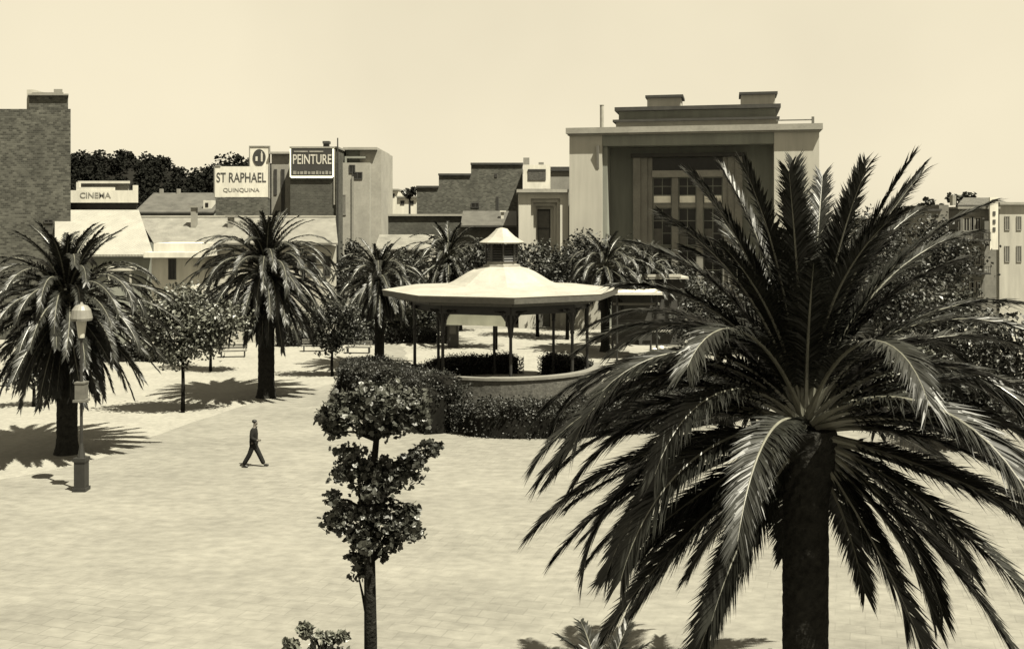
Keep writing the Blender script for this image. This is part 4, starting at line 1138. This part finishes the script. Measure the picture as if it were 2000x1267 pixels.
def bench(px, D, rz, lab):
    b = thing('park_bench', lab, 'bench', (X(px, D), D, 0), 'benches at the back of the square', rz)
    mb = MB(); mb.box(-.9, .9, -.22, -.07, .42, .46); mb.box(-.9, .9, -.05, .10, .42, .46); mb.box(-.9, .9, .12, .22, .42, .46); mb.box(-.86, .86, -.2, .2, .40, .42); mb.build('seat', M['iron_mid'], b, True)
    mb = MB(); mb.box(-.9, .9, .22, .26, .55, .68); mb.box(-.9, .9, .24, .28, .72, .86); mb.box(-.8, -.75, .2, .24, .4, .86); mb.box(.75, .8, .2, .24, .4, .86); mb.build('backrest', M['iron_mid'], b, True)
    for sx in (-.75, .75):
        for sy in (-.16, .16):
            mb = MB(); mb.box(sx - .03, sx + .03, sy - .03, sy + .03, 0, .40); mb.build('leg', M['iron'], b, True)
bench(615, 71.0, .1, 'dark bench on the sand right of the full crowned palm trunk')
bench(700, 70.0, -.1, 'dark bench on the sand left of the thin palm trunk')
bench(455, 68.0, .15, 'dark bench on the sand left of the full crowned palm trunk')
# ================================================================== LAMPS
D = 34.5
LX = X(159, D)
s = thing('street_lamp', 'tall iron street lamp on a square pedestal, pale hood, at the left', 'street lamp', (LX, D, 0))
mb = MB(); mb.box(LX - .18, LX + .18, D - .18, D + .18, .12, 1.0); mb.box(LX - .22, LX + .22, D - .22, D + .22, 0, .12); mb.box(LX - .21, LX + .21, D - .21, D + .21, 1.0, 1.12); mb.build('pedestal', M['iron'], s)
zl0, zl1, zh0, zh1 = Z(660, D), Z(622, D), Z(620, D), Z(597, D)
mb = MB(); mb.lathe(LX, D, [(.13, 1.12), (.08, 1.4), (.05, 1.6), (.045, zl0 - .1), (.1, zl0 - .05), (.12, zl0)], 12); mb.build('pole', M['iron'], s)
zc0, zc1 = Z(782, D), Z(748, D)
mb = MB(); mb.box(LX - .16, LX + .16, D - .16, D + .16, zc0 + .05, zc1); mb.box(LX - .21, LX + .21, D - .21, D + .21, zc0 - .03, zc0 + .05); mb.box(LX - .18, LX + .18, D - .18, D + .18, zc1, zc1 + .05); mb.build('collar_box', M['iron_mid'], s)
mb = MB(); mb.lathe(LX, D, [(.1, zl0 + .01), (.17, zl1 - .1), (.17, zl1)], 12); mb.build('lantern', M['lamp_glass'], s)
mb = MB(); mb.lathe(LX, D, [(.34, zh0 - .10), (.36, zh0 - .02), (.30, zh0 + .26), (.20, zh1), (.06, zh1 + .05), (.03, zh1 + .12)], 16); mb.build('hood', M['canvas_hood'], s, smooth=False)
D = 55.0
LX = X(1292, D)
s = thing('street_lamp', 'short ornate lamp with three pale globes under the arching fronds', 'street lamp', (LX, D, 0))
zt = Z(684, D)
mb = MB(); mb.lathe(LX, D, [(.14, 0), (.14, .3), (.06, .45), (.05, zt - .1), (.09, zt - .05), (.03, zt)], 10)
for sg in (-1, 1): mb.tube([(LX, D, zt - .35), (LX + sg * .2, D, zt - .4), (LX + sg * .36, D, zt - .22), (LX + sg * .36, D, zt - .1)], [.03] * 4, 6)
mb.build('post', M['iron'], s)
for dx, dz in ((-.36, 0), (.36, 0), (0, .12)):
    mb = MB(); mb.ball((LX + dx, D, zt + dz), .14, 8); mb.build('globe', M['blind'], s, smooth=True)

# ================================================================== HILL AND FOREST
mb = MB()
HD = 300.0
def hill_h(px):
    key = [(-400, 330), (100, 318), (145, 305), (210, 300), (260, 302), (310, 312), (345, 330), (375, 345), (395, 332), (430, 318), (470, 308), (520, 312), (600, 345), (700, 395), (800, 430)]
    for (a, ya), (b_, yb) in zip(key, key[1:]):
        if a <= px <= b_: return Z(ya + (yb - ya) * (px - a) / (b_ - a) + 8, HD)
    return 0
npx = list(range(-400, 801, 20)); rows = [(-45, 0), (-25, .45), (-8, .85), (0, 1), (20, .9), (60, .4), (100, 0)]
for (dy, k) in rows:
    for px_ in npx: mb.v.append((X(px_, HD), HD + dy, max(0, hill_h(px_)) * k - .3))
n_ = len(npx)
for j in range(len(rows) - 1):
    for i in range(n_ - 1): mb.f.append((j * n_ + i, j * n_ + i + 1, (j + 1) * n_ + i + 1, (j + 1) * n_ + i)); mb.m.append(0)
tag(mb.build('hill', M['hill'], smooth=True), kind='structure')
mb = MB(); rng = random.Random(77)
for i in range(330):
    px_ = rng.uniform(60, 560); j = rng.random()
    dy = -42 + 50 * j; k = max(0, 1 - abs(dy) / 46)
    hh = max(0, hill_h(px_)) * (k ** .8) - 2
    c = Vector((X(px_, HD), HD + dy, hh + 2.2))
    r_ = rng.uniform(1.5, 2.6)
    mb.tube([(c.x, c.y, hh - 1), (c.x, c.y, hh + 2.5)], [.25, .15], 5)
    for _ in range(110):
        d = Vector((rng.gauss(0, 1), rng.gauss(0, 1), rng.gauss(0, 1))).normalized() * rng.random() ** .4
        leaf_card(mb, c + Vector((d.x * r_ * 1.2, d.y * r_ * 1.2, d.z * r_ * 1.1 + .8)), .95, rng)
tag(mb.build('forest', M['forest']), 'dark wood covering the hill behind the rooftops', 'wood', kind='stuff')

# ================================================================== PERSON
def skin_mesh(joints, edges, root_i, m, name, parent, sub=2):
    me = bpy.data.meshes.new(name)
    me.from_pydata([j[0] for j in joints], edges, [])
    tmp = bpy.data.objects.new(name, me)
    col.objects.link(tmp)
    tmp.modifiers.new('skin', 'SKIN').use_smooth_shade = True
    sk = me.skin_vertices[0].data
    for i, j in enumerate(joints):
        r = j[1] if isinstance(j[1], tuple) else (j[1], j[1])
        sk[i].radius = r; sk[i].use_root = (i == root_i)
    sm = tmp.modifiers.new('sub', 'SUBSURF'); sm.levels = sub; sm.render_levels = sub
    dg = bpy.context.evaluated_depsgraph_get()
    out = bpy.data.meshes.new_from_object(tmp.evaluated_get(dg))
    bpy.data.objects.remove(tmp)
    out.materials.clear(); out.materials.append(m)
    for p in out.polygons: p.use_smooth = True
    o = bpy.data.objects.new(name, out); col.objects.link(o); o.parent = parent
    o['wloc'] = tuple(parent['wloc'])
    return o
PX, PDD = X(495, 37.8), 37.8
pr = thing('person', 'person in a dark suit striding to the right across the open ground', 'person', (PX, PDD, 0))
def V3(x, y, z): return (x, y, z)
J = [((0, 0, .90), .10), ((.01, 0, 1.10), .10), ((.02, 0, 1.34), .12), ((.035, 0, 1.46), .055), ((.05, 0, 1.54), .052),
     ((.06, 0, 1.62), (.085, .075)), ((.055, 0, 1.70), (.06, .055)), ((.14, 0, 1.59), .03), ((.155, 0, 1.615), .013),
     ((0, -.09, .85), .08), ((-.12, -.09, .48), .055), ((-.34, -.09, .14), .04), ((-.30, -.09, .06), .035), ((-.22, -.09, .045), .028),
     ((0, .09, .85), .08), ((.18, .09, .48), .055), ((.36, .09, .11), .04), ((.40, .09, .06), .035), ((.50, .09, .06), .028),
     ((.02, -.18, 1.39), .055), ((-.03, -.23, 1.11), .042), ((.19, -.21, 1.02), .03),
     ((.02, .18, 1.39), .055), ((-.10, .23, 1.12), .042), ((-.06, .24, .88), .03)]
E = [(0, 1), (1, 2), (2, 3), (3, 4), (4, 5), (5, 6), (5, 7), (7, 8), (0, 9), (9, 10), (10, 11), (11, 12), (12, 13), (0, 14), (14, 15), (15, 16), (16, 17), (17, 18),
     (2, 19), (19, 20), (20, 21), (2, 22), (22, 23), (23, 24)]
def hand(wi, fwd, side):
    w = Vector(J[wi][0]); f = Vector(fwd).normalized(); s_ = Vector(side)
    k = f.cross(s_)
    J.append((tuple(w + f * .06), (.036, .018))); p = len(J) - 1; E.append((wi, p))
    for i, l in enumerate((.07, .08, .075, .055)):
        b_ = w + f * .09 + s_ * (.03 - .02 * i)
        J.append((tuple(b_), .0095)); E.append((p, len(J) - 1))
        J.append((tuple(b_ + f * l * .5 + k * .008), .0085)); E.append((len(J) - 2, len(J) - 1))
        J.append((tuple(b_ + f * l * .8 + k * .03), .0075)); E.append((len(J) - 2, len(J) - 1))
    b_ = w + f * .03 + s_ * .04
    J.append((tuple(b_), .011)); E.append((p, len(J) - 1))
    J.append((tuple(b_ + f * .045 + s_ * .015 + k * .02), .009)); E.append((len(J) - 2, len(J) - 1))
hand(21, (.95, .1, .05), (0, 0, 1)); hand(24, (.15, 0, -1), (1, 0, 0))
skin_mesh(J, E, 0, M['skin'], 'body', pr)
skin_mesh([((0, 0, .78), (.19, .16)), ((.01, 0, 1.08), (.145, .165)), ((.02, 0, 1.33), (.155, .19)), ((.033, 0, 1.45), .095), ((.02, -.17, 1.385), .10), ((-.03, -.235, 1.11), .08), ((.185, -.212, 1.02), .058),
           ((.02, .17, 1.385), .10), ((-.10, .235, 1.12), .08), ((-.06, .24, .89), .058)], [(0, 1), (1, 2), (2, 3), (2, 4), (4, 5), (5, 6), (2, 7), (7, 8), (8, 9)], 1, M['suit'], 'jacket', pr)
skin_mesh([((0, 0, .92), .14), ((0, -.09, .82), .105), ((-.12, -.09, .48), .095), ((-.345, -.09, .10), .085), ((0, .09, .82), .115), ((.18, .09, .48), .095), ((.37, .09, .08), .085)],
          [(0, 1), (1, 2), (2, 3), (0, 4), (4, 5), (5, 6)], 0, M['suit'], 'trousers', pr)
for sh in ([((-.36, -.09, .10), .05), ((-.27, -.09, .05), .045), ((-.17, -.09, .035), .036)], [((.36, .09, .07), .05), ((.45, .09, .055), .045), ((.55, .09, .06), .036)]):
    skin_mesh(sh, [(0, 1), (1, 2)], 1, M['shoe'], 'shoe', pr)
mb = MB(); mb.ball((PX + .035, PDD, 1.685), (.092, .082, .068), 10); mb.build('hair', M['hair'], pr, smooth=True)
for sg in (-1, 1):
    mb = MB(); mb.ball((PX + .14, PDD + sg * .032, 1.64), (.008, .012, .008), 6); mb.build('eye', M['hair'], pr)

# ================================================================== CAMERA, LIGHT, SKY
cam = bpy.data.cameras.new('camera')
co = bpy.data.objects.new('camera', cam)
col.objects.link(co)
co.location = (0, 0, CAMZ)
co.rotation_euler = (R(90), 0, 0)
cam.sensor_fit = 'HORIZONTAL'
cam.sensor_width = 36
cam.lens = 36 * F / 2000
cam.shift_y = -(633.5 - HOR) / 2000
cam.clip_start = .1
cam.clip_end = 5000
scn.camera = co
S = Vector((.34, -.30, .90)).normalized()
sd = bpy.data.lights.new('sun', 'SUN')
sd.energy = 5.0
sd.angle = R(.5)
sd.color = (1, .945, .77)
so = bpy.data.objects.new('sun', sd)
col.objects.link(so)
so.rotation_euler = S.to_track_quat('Z', 'Y').to_euler()
so.location = (20, -20, 60)
w = bpy.data.worlds.new('World')
scn.world = w
w.use_nodes = True
nt = w.node_tree
bg = nt.nodes['Background']
sky = nt.nodes.new('ShaderNodeTexSky')
sky.sky_type = 'NISHITA'
sky.sun_disc = False
sky.sun_elevation = math.asin(S.z)
sky.sun_rotation = math.atan2(S.x, S.y)
bwn = nt.nodes.new('ShaderNodeRGBToBW')
nt.links.new(sky.outputs[0], bwn.inputs[0])
pw_ = nt.nodes.new('ShaderNodeMath'); pw_.operation = 'POWER'; pw_.inputs[1].default_value = .13
nt.links.new(bwn.outputs[0], pw_.inputs[0])
vm = nt.nodes.new('ShaderNodeVectorMath'); vm.operation = 'SCALE'
vm.inputs[0].default_value = (1.0, .90, .66)
nt.links.new(pw_.outputs[0], vm.inputs['Scale'])
tcw = nt.nodes.new('ShaderNodeTexCoord')
nzw = nt.nodes.new('ShaderNodeTexNoise'); nzw.inputs['Scale'].default_value = 3.0; nzw.inputs['Detail'].default_value = 4
nt.links.new(tcw.outputs['Generated'], nzw.inputs['Vector'])
mrw = nt.nodes.new('ShaderNodeMapRange'); mrw.inputs['From Min'].default_value = .3; mrw.inputs['From Max'].default_value = .7
mrw.inputs['To Min'].default_value = .93; mrw.inputs['To Max'].default_value = 1.04
nt.links.new(nzw.outputs['Fac'], mrw.inputs['Value'])
vm2 = nt.nodes.new('ShaderNodeVectorMath'); vm2.operation = 'SCALE'
nt.links.new(vm.outputs[0], vm2.inputs[0]); nt.links.new(mrw.outputs['Result'], vm2.inputs['Scale'])
nt.links.new(vm2.outputs[0], bg.inputs['Color'])
bg.inputs['Strength'].default_value = .185
scn.view_settings.view_transform = 'Standard'
scn.view_settings.look = 'None'
scn.view_settings.exposure = 2.0
scn.view_settings.gamma = 1.0
scn.cycles.max_bounces = 6
scn.cycles.use_denoising = True
for o in bpy.data.objects:
    if 'wloc' in o: del o['wloc']
